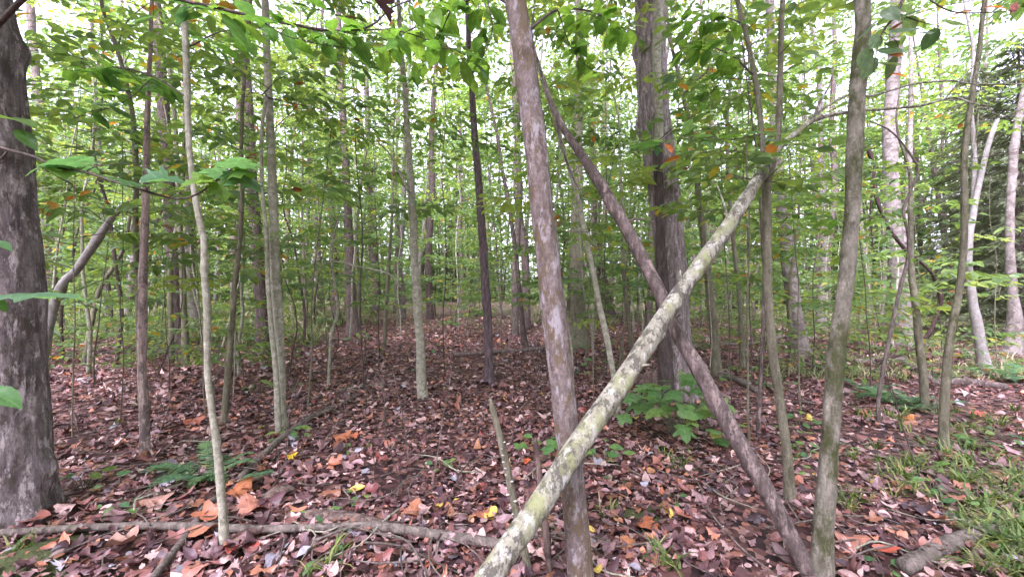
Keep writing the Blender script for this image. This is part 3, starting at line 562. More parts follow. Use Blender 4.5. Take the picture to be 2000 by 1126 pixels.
pole('rotten_stick', 'upright rotten orange-brown stick between the broken mossy stick and the centre trunk', 'rot',
     [(q0 - [0, 0, .05], .02), (P(1068, 1050, q0[1]), .021), (P(1058, 960, q0[1] + .05), .018), (P(1048, 870, q0[1] + .1), .012), (P(1046, 856, q0[1] + .1), .006)], 'stick', 12, .03, .14)
pole('mossy_log', 'short grey log lying in the grass at the lower right', 'grey', gpath([(1765, 1118, 30), (1800, 1102, 32), (1850, 1078, 32), (1900, 1056, 30), (1950, 1040, 26)], 0), 'log', 24, .03, .07)
a = G(85, 660); a[1] = 6.2; 
pole('leaning_snag', 'broken grey-mauve snag leaning to the right behind the big left trunk', 'white', [(np.array([P(70, 640, 6.0)[0], 6.0, gz(P(70, 640, 6.0)[0], 6.0) - .05]), .055), (P(110, 580, 6.0), .055), (P(150, 525, 6.0), .055), (P(185, 475, 6.0), .055), (P(212, 435, 6.0), .045), (P(240, 400, 6.0), .03)], 'snag', 18, .04, .09, wob=.004)
# dark climbing vine
vp = [(1690, 285), (1700, 302), (1708, 328), (1706, 345), (1713, 390), (1725, 423), (1745, 458), (1775, 494), (1806, 518), (1826, 548), (1836, 578), (1836, 600), (1824, 630), (1813, 652), (1785, 680), (1745, 697), (1712, 704)]
pole('woody_vine', 'dark twisted woody vine looping down right of the mossy trunk', 'vine', [(P(x, y, 8.2), .03 + .012 * math.sin(k * 2.1)) for k, (x, y) in enumerate(vp)], 'vine', 10, .05, .2,
     branches=[([P(1706, 345, 8.2), P(1700, 420, 8.3), P(1708, 500, 8.3)], [.02, .015, .01])])
# background logs on the floor
for lab, bk, pth in [
    ('dark fallen log lying flat behind the centre trunk', 'pole', [(885, 697, 9), (960, 692, 10), (1062, 686, 10)]),
    ('thin fallen log in front of the grassy bank behind the dead snag', 'dark', [(170, 695, 8), (230, 690, 8), (275, 686, 8)]),
    ('long fallen trunk behind the broad furrowed trunk', 'grey', [(1260, 682, 8), (1380, 678, 10), (1480, 672, 9), (1560, 650, 6)]),
    ('dark fallen log running left from the mossy trunk', 'pole', [(1520, 708, 12), (1570, 716, 13), (1612, 728, 12)]),
    ('pale flat fallen log behind the kinked grey sapling', 'grey', [(1672, 712, 14), (1720, 711, 15), (1765, 708, 13)]),
    ('short mossy-ended log piece lying behind the fern clump', 'pole', [(1772, 718, 14), (1800, 732, 15), (1828, 752, 13)]),
    ('dark log on the ground behind the curving olive-grey tree', 'pole', [(1830, 748, 12), (1890, 752, 17), (1965, 762, 15)]),
    ('thin stick lying over the ground left of the banded pale trunk', 'grey', [(1430, 668, 4), (1530, 676, 4), (1620, 676, 4)]),
    ('grey log lying among the leaves right of the leafy clump', 'grey', [(1405, 735, 10), (1440, 746, 12), (1480, 768, 10)]),
    ('thin long stick lying on the leaf floor left of the straight pale sapling', 'grey', [(560, 658, 5), (630, 662, 6), (700, 668, 5)]),
    ('dark low log behind the pale twin-stemmed sapling', 'dark', [(560, 590, 6), (650, 584, 7), (720, 586, 6)])]:
    pole('fallen_log', lab, bk, gpath(pth, 0), 'log', 12, .12, .1, group='fallen logs on the forest floor')
# rotten hollow stump beside the broad trunk
q = G(1272, 752); V, Fs, _, _ = tube([q - [0, 0, .05], q + [0.02, 0, .08], q + [.05, 0, .2]], [.24, .2, .13], 18, .03, .35, seed=4)
o = thing('rotten_stump', q, 'low dark rotten stump against the left foot of the broad furrowed trunk', 'stump'); obj('stump', mesh('stump', V - q, Fs, B['rot'], True), o)

# ------------------------------------------------------------------ single leaves (shared unit meshes, +X along, +Z up)
def outline_mesh(name, pts, ctr, m, curl=(0, 0, 0), crinkle=.02, seed=0, ring=True):
    pts = np.array(pts, float); n = len(pts); c = np.array(ctr)
    rings = [pts] + ([c + (pts - c) * .5] if ring else []); V = np.vstack(rings + [c[None]])
    g = np.random.default_rng(seed); d = V - c
    z = curl[0] * d[:, 1] ** 2 + curl[1] * (V[:, 0] - .3) ** 2 + curl[2] * d[:, 1] * d[:, 0] + g.normal(0, crinkle, len(V)) * (np.linalg.norm(d, axis=1) * 2)
    z -= .03 * (np.abs(d[:, 1]) < .02)
    V3 = np.c_[V, z]; j = np.arange(n); k = (j + 1) % n; Fs = []
    if ring:
        Fs.append(np.stack([j, k, n + k, n + j], 1)); Fs.append(np.stack([n + j, n + k, np.full(n, 2 * n)], 1))
    else: Fs.append(np.stack([j, k, np.full(n, n)], 1))
    return mesh(name, V3, Fs, m, True)
def sym(half): return [(0, 0)] + [(u, v) for u, v in half] + [(u, -v) for u, v in half[::-1] if v > 0]
OVAL = sym([(.08, .09), (.25, .2), (.45, .245), (.65, .21), (.85, .1), (1, 0)])
OVALS = sym([(.1, .10), (.15, .14), (.28, .20), (.31, .195), (.45, .25), (.48, .235), (.62, .225), (.66, .20), (.78, .155), (.82, .12), (1, 0)])
ROUND = sym([(.03, .12), (.18, .27), (.4, .33), (.62, .29), (.82, .17), (.93, .05), (1, 0)])
SYC = sym([(-.03, .16), (.02, .30), (.16, .40), (.12, .58), (.27, .46), (.40, .50), (.43, .66), (.56, .46), (.55, .25), (.66, .30), (.74, .36), (.78, .20), (.86, .14), (1, 0)])
TUL = sym([(-.02, .15), (.05, .34), (.22, .42), (.36, .32), (.48, .27), (.62, .38), (.82, .40), (.86, .22), (.78, 0)])
TRI = sym([(-.04, .2), (.02, .38), (.2, .34), (.34, .26), (.5, .46), (.62, .44), (.6, .2), (.8, .18), (1, 0)])
C0 = (.45, 0)
LEAFM = {k: [outline_mesh('leaf_blade', s, c, M_leafo, (cu, cv, 0), .012, q) for q, (cu, cv) in enumerate([(-.9, -.25), (.5, -.35), (-.4, -.12)])]
         for k, s, c in (('oval', OVALS, C0), ('round', ROUND, C0), ('lobed', SYC, (.36, 0)), ('tulip', TUL, (.4, 0)), ('tri', TRI, (.35, 0)))}
GR = [(.08, .19, .04), (.10, .24, .04), (.13, .28, .045), (.08, .19, .06), (.16, .30, .05)]
def frame_matrix(base, d, nrm, size, wid=1.0):
    from mathutils import Matrix
    d = Vector(d).normalized(); n = Vector(nrm); n = (n - d * n.dot(d)).normalized(); s = n.cross(d)
    m = Matrix(((d.x * size, s.x * size * wid, n.x * size, base[0]), (d.y * size, s.y * size * wid, n.y * size, base[1]), (d.z * size, s.z * size * wid, n.z * size, base[2]), (0, 0, 0, 1)))
    return m
def leaf_obj(parent, base, tip, kind, col, nrm=None, foot=np.zeros(3), real=None, wid=1.0, nm='leaf'):
    v = tip - base; l = np.linalg.norm(v); L_ = l
    if real and real > l:
        dy = math.sqrt(real * real - l * l) * R.choice((-1, 1)); v = v + np.array([0, dy, -.1 * abs(dy)]); L_ = real
    if nrm is None: nrm = (R.gauss(0, .25), -.35 + R.gauss(0, .25), 1.0) if abs(v[2]) < .75 * L_ else (R.gauss(0, .3), -1, .25)
    o = bpy.data.objects.new(nm, R.choice(LEAFM[kind])); COL.objects.link(o); o.parent = parent
    o.matrix_local = frame_matrix(base - foot, v, nrm, L_, wid); o.color = (*col, 1); return o
def leafy(name, label, stems, leaves, root=None, bk='twig', D=None, cat='branch', pname='stem'):
    """stems: list of [(px,py,D,radius)...]; leaves: (bx,by,tx,ty,D,kind,colour or None[,real])"""
    paths = [np.array([P(x, y, d) if d > 0 else np.array([x, y, -d]) for x, y, d, r in s]) for s in stems]; foot = np.array(root.location) if root else paths[0][0]
    o = root or thing(name, foot, label, cat); dense = []; first = None
    petiole = []
    allp = np.vstack([resample(p, np.ones(len(p)), .02)[0] for p in paths])
    for L in leaves:
        bx, by, tx, ty, d = L[:5]; b_ = P(bx, by, d); k = np.argmin(np.linalg.norm(allp - b_, axis=1))
        if np.linalg.norm(allp[k] - b_) > .004: petiole.append((allp[k], b_))
    parts = []
    for s, p in zip(stems, paths):
        V, Fs, _, _ = tube(p, [r for *_, r in s], 8, .03, .06, wob=.003, seed=R.uniform(0, 50)); parts.append((V - foot, Fs))
    if petiole:
        a_ = np.array([x for x, _ in petiole]); b_ = np.array([y for _, y in petiole]); V, Fc = emit_sticks(a_, b_, np.full(len(a_), .0016), np.full(len(a_), .001)); parts.append((V - foot, [Fc]))
    V, Fs = merge(parts); br = obj(pname, mesh(pname, V, Fs, B[bk], True), o)
    for L in leaves:
        bx, by, tx, ty, d, kind, col = L[:7]; real = L[7] if len(L) > 7 else None
        leaf_obj(br, P(bx, by, d), P(tx, ty, d), kind, col or R.choice(GR), (R.gauss(0, .1), L[8], 1) if len(L) > 8 else None, foot, real)
    return o
def auto(stem, n, D, kinds, size, spread=40, cols=None):
    r_ = []
    for k in range(n):
        t = (k + R.random()) / n * (len(stem) - 1); i = min(int(t), len(stem) - 2); f = t - i
        x = stem[i][0] * (1 - f) + stem[i + 1][0] * f; y = stem[i][1] * (1 - f) + stem[i + 1][1] * f; an = R.uniform(0, 6.28)
        l = R.uniform(.4, 1) * spread; r_.append((x + l * .25 * math.cos(an), y + l * .1 * math.sin(an), x + l * 1.2 * math.cos(an), y + l * .45 * math.sin(an) + 4, D + R.uniform(-.15, .15), R.choice(kinds), R.choice(cols) if cols else None, size * R.uniform(.7, 1.1)))
    return r_
RED = (.30, .10, .07); ORG = (.50, .15, .03); GG = (.13, .21, .11); BRN = (.10, .035, .02)
# sapling twig sweeping in from the left with large lobed leaves
A_ = [(-140, 240, 1.75, .008), (-50, 272, 1.75, .007), (15, 293, 1.75, .0065), (70, 308, 1.75, .006), (105, 326, 1.75, .006), (165, 337, 1.75, .0055), (230, 358, 1.75, .005), (290, 376, 1.75, .005), (345, 388, 1.75, .0045), (385, 378, 1.75, .004), (425, 348, 1.75, .0035), (455, 326, 1.75, .0025)]
leafy('leafy_twig', 'long pale twig with broad lobed leaves sweeping in from the left edge', [A_, [(165, 338, 1.75, .003), (190, 324, 1.75, .002), (250, 318, 1.75, .0012)], [(15, 296, 1.75, .004), (-5, 318, 1.75, .003), (-40, 330, 1.75, .002)]],
  [(102, 322, 58, 294, 1.7, 'lobed', (.10, .24, .07), .15), (108, 328, 182, 300, 1.75, 'lobed', (.10, .24, .11), .17), (116, 330, 160, 345, 1.75, 'lobed', (.08, .18, .03), .12), (275, 352, 336, 332, 1.75, 'lobed', (.11, .25, .12), .17), (280, 360, 240, 346, 1.72, 'lobed', None, .14), (296, 360, 352, 366, 1.78, 'lobed', (.10, .21, .03), .15),
   (448, 330, 386, 332, 1.75, 'lobed', (.11, .25, .14), .17), (425, 350, 440, 395, 1.75, 'lobed', (.12, .24, .03)), (455, 326, 502, 312, 1.75, 'lobed', (.11, .25, .12), .15), (452, 332, 512, 372, 1.75, 'lobed', (.08, .2, .07), .15), (420, 352, 376, 362, 1.75, 'lobed', None, .13), (456, 330, 494, 346, 1.75, 'lobed', (.09, .2, .03), .13), (455, 325, 470, 352, 1.75, 'lobed', None, .12),
   (-10, 225, 72, 238, 1.75, 'round', (.11, .22, .04), None, -.2), (30, 250, 72, 288, 1.75, 'oval', (.06, .14, .035)), (-20, 165, 12, 180, 1.75, 'oval', (.09, .2, .08), .1, -.2)], cat='twig')
# leaves poking in at the very left edge, close to the lens
leafy('leafy_twig', 'twig with a very large broad leaf in front of the big left trunk', [[(-260, 620, 1.1, .006), (-120, 585, 1.1, .005), (-30, 574, 1.1, .003)], [(-120, 585, 1.1, .004), (-60, 520, 1.1, .003), (-25, 470, 1.1, .002)], [(-120, 585, 1.1, .004), (-80, 700, 1.1, .003), (-40, 755, 1.1, .002)]],
  [(-30, 574, 150, 568, 1.1, 'lobed', (.12, .27, .13), None, -.07), (-28, 572, 16, 604, 1.1, 'oval', (.09, .2, .08), None), (-25, 468, 24, 482, 1.1, 'oval', (.09, .2, .08), None, -.3), (-40, 755, 42, 786, 1.1, 'oval', (.10, .24, .08), None, -.4)], cat='twig')
# branch along the top with big bright oval leaves
t1p = TREES['T1'][1]; q = t1p[np.argmin(np.abs(t1p[:, 2] - 3.1))]
Bst = [(q[0], q[1] - .1, -3.1, .016), (150, -90, 1.9, .012), (300, -22, 1.65, .008), (352, 0, 1.6, .007), (420, 15, 1.6, .0065), (500, 33, 1.6, .006), (600, 53, 1.6, .0055), (655, 60, 1.6, .005), (715, 53, 1.6, .0045), (742, 36, 1.6, .0035), (765, 14, 1.6, .003), (835, -12, 1.55, .0025)]
leafy('leafy_branch', 'dark branch with large bright oval leaves hanging along the top left of the frame', [Bst, [(655, 60, 1.6, .003), (770, 60, 1.65, .0025), (840, 80, 1.7, .002), (900, 104, 1.7, .0015), (912, 118, 1.7, .001)], [(500, 33, 1.6, .003), (560, 70, 1.65, .002), (640, 90, 1.65, .0015), (700, 96, 1.65, .001)]],
  [(362, 8, 318, 22, 1.6, 'oval', (.06, .15, .07), .11), (300, 30, 252, 38, 1.7, 'oval', None, .1), (432, 22, 478, 72, 1.6, 'oval', None, .14), (478, 45, 506, 62, 1.6, 'oval', None, .1), (545, 8, 592, 42, 1.6, 'oval', (.12, .25, .04), .14), (582, 62, 618, 64, 1.62, 'oval', None, .09), (520, 46, 552, 88, 1.62, 'oval', None, .12), (580, 95, 628, 122, 1.62, 'oval', None, .13),
   (672, 62, 712, 84, 1.6, 'oval', (.05, .12, .05), .12), (690, 95, 732, 116, 1.62, 'oval', (.05, .14, .05), .12), (672, 98, 694, 112, 1.62, 'oval', None, .08), (800, 8, 832, 46, 1.6, 'oval', None, .11), (845, 20, 862, 62, 1.6, 'oval', (.13, .26, .04), .12), (848, 62, 912, 86, 1.65, 'oval', (.12, .25, .04), .15), (880, 95, 950, 112, 1.68, 'oval', None, .15), (903, 116, 918, 158, 1.7, 'oval', (.15, .28, .05), .11), (922, 120, 956, 152, 1.7, 'oval', (.06, .13, .04), .1), (898, 118, 874, 136, 1.7, 'oval', None, .1),
   (690, 142, 722, 166, 1.75, 'oval', None, .11), (728, 142, 764, 170, 1.75, 'oval', None, .12), (702, 36, 672, 30, 1.5, 'oval', (.03, .02, .012)), (705, -28, 772, 30, 1.1, 'lobed', (.035, .01, .012)),
   (880, 10, 905, -20, 1.6, 'oval', None, .12), (640, 20, 610, 0, 1.6, 'oval', None, .12), (395, 30, 375, 55, 1.7, 'oval', None, .1), (820, 60, 790, 80, 1.7, 'oval', None, .11), (770, 62, 800, 90, 1.7, 'oval', None, .11)] + auto([(380, 10), (500, 38), (650, 66), (740, 60), (900, 108)], 34, 1.62, ['oval'], .13, 46) + auto([(560, 70), (700, 96)], 10, 1.66, ['oval'], .12, 40))
BRT = [(.13, .28, .045), (.16, .31, .05), (.11, .24, .045), (.18, .33, .06), (.09, .2, .05)]
leafy('branch', None, [[(1012, 20, 2.2, .009), (950, -10, 2.25, .007), (880, 20, 2.3, .005), (800, 60, 2.35, .004), (720, 110, 2.4, .002)], [(880, 20, 2.3, .004), (840, 110, 2.35, .002), (790, 170, 2.35, .001)], [(950, -10, 2.25, .004), (960, 70, 2.3, .003), (920, 150, 2.35, .001)]],
  auto([(960, 10), (880, 25), (800, 65), (720, 112)], 40, 2.33, ['oval'], .15, 40, BRT) + auto([(880, 40), (790, 170)], 20, 2.35, ['oval'], .14, 36, BRT) + auto([(960, 40), (920, 150)], 18, 2.33, ['oval'], .14, 36, BRT), root=TREES['T16'][0], bk='twig', pname='branch')
leafy('branch', None, [[(1029, 60, 2.22, .009), (1090, 20, 2.4, .007), (1160, 25, 2.55, .005), (1225, 60, 2.6, .002)], [(1090, 20, 2.4, .004), (1120, 100, 2.5, .002), (1170, 150, 2.55, .001)]],
  auto([(1080, 25), (1160, 28), (1225, 62)], 34, 2.5, ['oval'], .15, 38, BRT) + auto([(1100, 60), (1170, 150)], 22, 2.5, ['oval'], .14, 36, BRT), root=TREES['T16'][0], bk='twig', pname='branch')
leafy('branch', None, [[(1474, 150, 3.1, .008), (1430, 110, 3.05, .006), (1380, 90, 3.0, .004), (1325, 95, 3.0, .002)], [(1430, 110, 3.05, .004), (1400, 170, 3.05, .003), (1360, 205, 3.05, .001)], [(1450, 45, 3.1, .005), (1400, 30, 3.05, .003), (1330, 40, 3.05, .001)]],
  auto([(1440, 115), (1380, 92), (1325, 97)], 34, 3.02, ['oval'], .15, 34, BRT) + auto([(1420, 130), (1360, 205)], 24, 3.05, ['oval'], .14, 34, BRT) + auto([(1440, 45), (1330, 42)], 28, 3.05, ['oval'], .14, 34, BRT), root=TREES['T20'][0], bk='twig', pname='branch')
leafy('branch', None, [[(366, 190, 2.5, .006), (300, 150, 2.6, .005), (220, 130, 2.7, .003), (130, 135, 2.8, .001)], [(300, 150, 2.6, .004), (240, 200, 2.65, .002), (150, 230, 2.7, .001)], [(370, 90, 2.5, .005), (440, 60, 2.5, .003), (520, 75, 2.5, .001)]],
  auto([(340, 170), (220, 132), (130, 137)], 34, 2.65, ['oval'], .15, 40, GR) + auto([(290, 160), (150, 230)], 26, 2.68, ['oval'], .15, 38, GR) + auto([(390, 85), (520, 77)], 20, 2.5, ['oval'], .14, 38, GR), root=TREES['T6'][0], bk='twig', pname='branch')
# twig from the forked tree with fresh leaves in front of the broad trunk
t20 = TREES['T20'][0]
leafy('branch', None, [[(1484, 262, 3.06, .006), (1430, 272, 2.95, .004), (1380, 268, 2.9, .0035), (1330, 268, 2.85, .003), (1280, 280, 2.8, .002), (1225, 288, 2.8, .001)]],
  [(1332, 263, 1357, 230, 2.85, 'oval', (.13, .26, .04), .13), (1332, 266, 1288, 278, 2.85, 'oval', (.12, .25, .04), .16), (1345, 267, 1396, 260, 2.87, 'oval', (.11, .24, .03), .18), (1300, 276, 1262, 266, 2.83, 'oval', None, .15), (1290, 280, 1222, 286, 2.8, 'oval', (.07, .17, .05), .24), (1400, 268, 1452, 258, 2.93, 'oval', (.1, .22, .03), .18), (1410, 272, 1440, 290, 2.93, 'oval', None, .14), (1370, 270, 1385, 292, 2.88, 'oval', None, .12),
   (1300, 280, 1308, 300, 2.82, 'oval', ORG, .1), (1282, 282, 1292, 298, 2.8, 'oval', (.06, .15, .09), .09), (1450, 265, 1490, 255, 3.0, 'oval', None, .16), (1250, 285, 1220, 300, 2.8, 'oval', None, .13), (1430, 250, 1465, 240, 2.95, 'oval', None, .14)], root=t20, bk='green', pname='branch')
leafy('branch', None, [[(1512, 305, 3.0, .004), (1518, 285, 2.8, .003), (1535, 272, 2.7, .002), (1580, 268, 2.65, .0012)]],
  [(1512, 272, 1481, 272, 2.75, 'round', (.07, .15, .09), .11), (1516, 276, 1546, 280, 2.75, 'round', (.07, .16, .09), .11), (1528, 272, 1592, 264, 2.7, 'oval', (.13, .27, .04), .21), (1532, 274, 1557, 300, 2.7, 'round', (.12, .25, .04), .1), (1580, 268, 1632, 262, 2.65, 'oval', None, .17)], root=t20, bk='green', pname='branch')
# spray of dull green and reddish leaves, upper right
leafy('leafy_branch', 'overhanging branch with dull green and rusty red leaves at the upper right', [
   [(1900, -420, 2.3, .012), (1830, -160, 2.0, .009), (1775, -30, 1.85, .007), (1752, 25, 1.8, .005), (1724, 62, 1.8, .004), (1712, 100, 1.8, .002), (1705, 140, 1.8, .001)], [(1775, -30, 1.85, .004), (1850, 20, 1.8, .003), (1925, 24, 1.8, .002), (1985, 20, 1.8, .001)], [(1752, 25, 1.8, .003), (1790, 40, 1.8, .002), (1832, 50, 1.8, .001)], [(1724, 62, 1.8, .002), (1750, 80, 1.8, .001), (1760, 115, 1.8, .001)]],
  [(1720, 68, 1694, 98, 1.8, 'round', GG, .09), (1735, 58, 1776, 64, 1.8, 'round', GG, .11), (1722, 70, 1748, 84, 1.8, 'round', GG, .09), (1748, 38, 1792, 22, 1.8, 'oval', GG, .11), (1752, 20, 1722, 8, 1.8, 'round', GG, .09), (1772, 32, 1804, 44, 1.8, 'round', GG, .09), (1714, 96, 1744, 112, 1.8, 'round', (.09, .16, .07), .1), (1732, 80, 1774, 72, 1.8, 'oval', (.10, .18, .08), .11),
   (1710, 112, 1698, 146, 1.8, 'round', GG, .09), (1714, 122, 1742, 138, 1.8, 'round', GG, .1), (1750, 108, 1754, 146, 1.8, 'round', GG, .1), (1832, 55, 1824, 86, 1.8, 'round', (.07, .15, .06), .09), (1840, 38, 1868, 62, 1.8, 'round', GG, .1), (1800, 62, 1784, 82, 1.8, 'oval', GG, .1), (1710, 45, 1692, 62, 1.8, 'round', GG, .08), (1700, 92, 1690, 128, 1.8, 'round', GG, .09), (1765, 8, 1800, 2, 1.8, 'oval', GG, .1), (1722, 20, 1740, 48, 1.8, 'round', GG, .09),
   (1832, 30, 1788, 40, 1.8, 'oval', RED, .1), (1848, 52, 1825, 62, 1.8, 'oval', (.33, .14, .10), .08), (1755, 110, 1720, 113, 1.8, 'oval', RED, .1), (1735, 144, 1762, 152, 1.8, 'oval', ORG, .07), (1922, 14, 1952, 22, 1.8, 'oval', ORG, .08), (1974, 26, 1992, 0, 1.8, 'oval', (.35, .11, .1), .07), (1900, 20, 1858, 20, 1.8, 'oval', (.30, .17, .14), .1), (1765, 42, 1748, 48, 1.8, 'oval', (.3, .12, .05), .06)])
# kept low sprays by the mossy trunk
leafy('branch', None, [[(1652, 415, 2.3, .004), (1690, 418, 2.7, .003), (1715, 430, 2.9, .002), (1745, 425, 3.0, .001)]],
  auto([(1680, 420), (1740, 430)], 10, 2.9, ['oval'], .13, 34), root=TREES['T21'][0], bk='green', pname='branch')
leafy('branch', None, [[(1500, 420, 3.03, .005), (1545, 418, 3.1, .004), (1590, 420, 3.15, .003), (1640, 428, 3.2, .001)]],
  auto([(1520, 415), (1590, 418), (1640, 428)], 22, 3.15, ['oval'], .13, 40), root=t20, bk='green', pname='branch')

# ------------------------------------------------------------------ landmarks for describing small things
LM = [(60, 1000, 'the big left trunk'), (283, 892, 'the dead snag'), (400, 900, 'the fern'), (438, 1082, 'the bent pale sapling'), (551, 842, 'the pale twin-stemmed sapling'), (640, 757, 'the wavy whitish stem'),
      (828, 778, 'the straight pale sapling'), (956, 748, 'the purplish trunk'), (640, 1046, 'the rotten log'), (880, 1066, 'the lichened end of the fallen branch'), (200, 1048, 'the left end of the fallen branch'), (990, 900, 'the broken mossy stick'), (960, 1120, 'the foot of the pale leaning log'),
      (1139, 1120, 'the centre trunk'), (1207, 808, 'the pale curved sapling'), (1320, 840, 'the leafy plant clump'), (1594, 1126, 'the foot of the brown pole'), (1450, 880, 'the middle of the brown pole'), (1602, 1000, 'the mossy trunk'), (1544, 988, 'the slender forked tree'), (1480, 852, 'the thin brown sapling'), (1717, 832, 'the kinked grey sapling'),
      (1841, 880, 'the curving olive-grey tree'), (1850, 1078, 'the short log at the lower right'), (1300, 1050, 'the open leaves right of the centre trunk'), (760, 900, 'the open leaf floor'), (1930, 960, 'the right-hand grass'), (560, 960, 'the pale wood chunk'), (340, 1100, 'the stout grey stick')]
def near(px, py): return min(LM, key=lambda l: (l[0] - px) ** 2 + (l[1] - py) ** 2)[2]
USED = set()
def uniq(c):
    for l in c:
        if l not in USED and len(l.split()) <= 16: USED.add(l); return l
    return [l for l in c if len(l.split()) <= 16][-1]
def spots(px, py, n=4):
    for l in sorted(LM, key=lambda l: (l[0] - px) ** 2 + (l[1] - py) ** 2)[:n]:
        yield ('left of ' if px < l[0] else 'right of ') + l[2]
        yield ('in front of ' if py > l[1] else 'behind ') + l[2]
def to_px(p): return 1000 + p[0] / p[1] * F, 563 + (EYE - p[2]) / p[1] * F

# ------------------------------------------------------------------ fallen leaves
DEAD = [('dark brown', (.075, .034, .034), .24), ('reddish brown', (.16, .066, .055), .25), ('mauve brown', (.21, .12, .115), .20), ('pinkish tan', (.38, .24, .205), .15), ('orange brown', (.34, .14, .08), .06),
        ('dark purple', (.05, .024, .028), .05), ('pale grey', (.25, .225, .24), .016), ('red', (.27, .06, .045), .006), ('yellow', (.40, .28, .05), .004), ('copper', (.22, .09, .05), .06)]
DW = np.array([d[2] for d in DEAD]); DW /= DW.sum(); DC = np.array([d[1] for d in DEAD])
DKIND = [('oval', OVAL, C0, .46), ('lobed', SYC, (.36, 0), .15), ('tulip', TUL, (.4, 0), .21), ('round', ROUND, C0, .18)]
LIT = []                                            # low-poly curled templates for the litter mass
for ki, (kn, ol, ct, w) in enumerate(DKIND):
    ol2 = np.array(ol)
    for v in range(5):
        g = np.random.default_rng(ki * 10 + v); d = ol2 - np.array(ct); z = g.uniform(-1.3, 2.2) * d[:, 1] ** 2 + g.uniform(-.6, .9) * (ol2[:, 0] - .3) ** 2 + g.uniform(-.8, .8) * d[:, 0] * d[:, 1] + g.normal(0, .03, len(ol2))
        V = np.vstack([np.c_[ol2, z], [[ct[0], ct[1], -.04]]]); V[:, 0] -= .45; n = len(ol2); j = np.arange(n)
        LIT.append((V, np.stack([j, (j + 1) % n, np.full(n, n)], 1), w / 5))
N = 70000
rr = (1.45 ** .75 + rng.random(N) * (19 ** .75 - 1.45 ** .75)) ** (1 / .75); th = rng.uniform(-1.05, 1.05, N)
lx, ly = rr * np.sin(th), rr * np.cos(th); keep = ly > .9; lx, ly, rr = lx[keep], ly[keep], rr[keep]; N = len(lx)
ls = np.clip(np.exp(rng.normal(math.log(.058), .38, N)), .025, .13) * (1 + .045 * np.clip(rr - 3, 0, 8))
lz = ground_z(lx, ly) + rng.uniform(.004, .035, N) + ls * .06
crumb = rng.random(N) < .46; ls[crumb] *= .45
nf_ = fbm(np.stack([lx * 1.1, ly * 1.1, np.full(N, 5.)], 1), 3); bare = (nf_ < -.55) & (rng.random(N) < .75)
lz += np.clip(nf_, 0, 1.2) * .03
for _v in TREES.values():                                # leaves drifted up against the feet of the nearer trunks
    if _v[4] > 9: continue
    kk = rng.choice(N, 16 if _v[4] > 4 else 34, replace=False); an_ = rng.uniform(0, 6.283, len(kk)); ra_ = _v[2][0] * 1.25 + np.abs(rng.normal(0, .07, len(kk))) + .015
    lx[kk] = _v[3][0] + np.cos(an_) * ra_; ly[kk] = _v[3][1] + np.sin(an_) * ra_; lz[kk] = ground_z(lx[kk], ly[kk]) + .03 + .05 * np.exp(-ra_ * 6); ls[kk] = rng.uniform(.05, .11, len(kk)); bare[kk] = False
az = rng.uniform(0, 6.283, N); tl = np.abs(rng.normal(0, .33, N)); ta = rng.uniform(0, 6.283, N)
cix = rng.choice(len(DC), N, p=DW); col = DC[cix] * rng.uniform(.75, 1.85, N)[:, None] * np.array([[1.02, 1.06, 1.16]]); flip = np.where(rng.random(N) < .5, 1, -1)
tix = rng.choice(len(LIT), N, p=np.array([l[2] for l in LIT]) / sum(l[2] for l in LIT))
ppx = 1000 + lx / ly * F; ppy = 563 + (EYE - lz) / ly * F; vis = (ppx > 10) & (ppx < 1990) & (ppy < 1116); sz_px = np.where(vis & ~bare, ls / ly * F, 0)
single = np.argsort(-sz_px)[:275]; mass = np.ones(N, bool); mass[single] = False; mass &= ~bare
nrm = np.stack([np.sin(tl) * np.cos(ta), np.sin(tl) * np.sin(ta), np.cos(tl)], 1); dirv = np.stack([np.cos(az), np.sin(az), np.zeros(N)], 1)
dirv = nrmz(dirv - nrm * (dirv * nrm).sum(1, keepdims=True)); side = np.cross(nrm, dirv)
VV, FF, CC = [], [], []; o_ = 0
for t in range(len(LIT)):
    ids = np.where(mass & (tix == t))[0]; tv, tf, _ = LIT[t]
    V = np.stack([lx, ly, lz], 1)[ids][:, None] + (dirv[ids][:, None] * tv[None, :, :1] + side[ids][:, None] * tv[None, :, 1:2] + nrm[ids][:, None] * tv[None, :, 2:] * flip[ids][:, None, None]) * ls[ids][:, None, None]
    Fc = tf[None] + (np.arange(len(ids)) * len(tv))[:, None, None] + o_; VV.append(V.reshape(-1, 3)); FF.append(Fc.reshape(-1, 3)); o_ += len(ids) * len(tv)
    CC.append(np.repeat(np.c_[col[ids], np.ones(len(ids))], len(tf), 0))
tag(obj('leaf_litter', mesh('leaf_litter', np.vstack(VV), [np.vstack(FF)], M_litter, True, None, {'col': np.vstack(CC)})), 'brown and rust fallen leaves carpeting the forest floor', kind='stuff')
DLM = {k: [outline_mesh('dead_leaf', s, c, M_litero, (R.choice((-1, 1)) * R.uniform(.5, 2.0), R.uniform(-.6, 1.0), R.uniform(-1.0, 1.0)), .05, q + 40) for q in range(5)] for k, s, c, _ in DKIND}
SHN = {'oval': 'oval', 'lobed': 'star-lobed', 'tulip': 'blunt-lobed', 'round': 'rounded'}
def fallen(p, d, n, size, kind, colr, label, group='fallen leaves on the forest floor'):
    o = bpy.data.objects.new('fallen_leaf', R.choice(DLM[kind])); COL.objects.link(o)
    dd = np.asarray(d) / np.linalg.norm(d); o.matrix_world = frame_matrix(np.asarray(p) - dd * size * .45, d, n, size); o.color = (*[float(c) for c in colr], 1)
    tag(o, label, 'leaf', group); return o
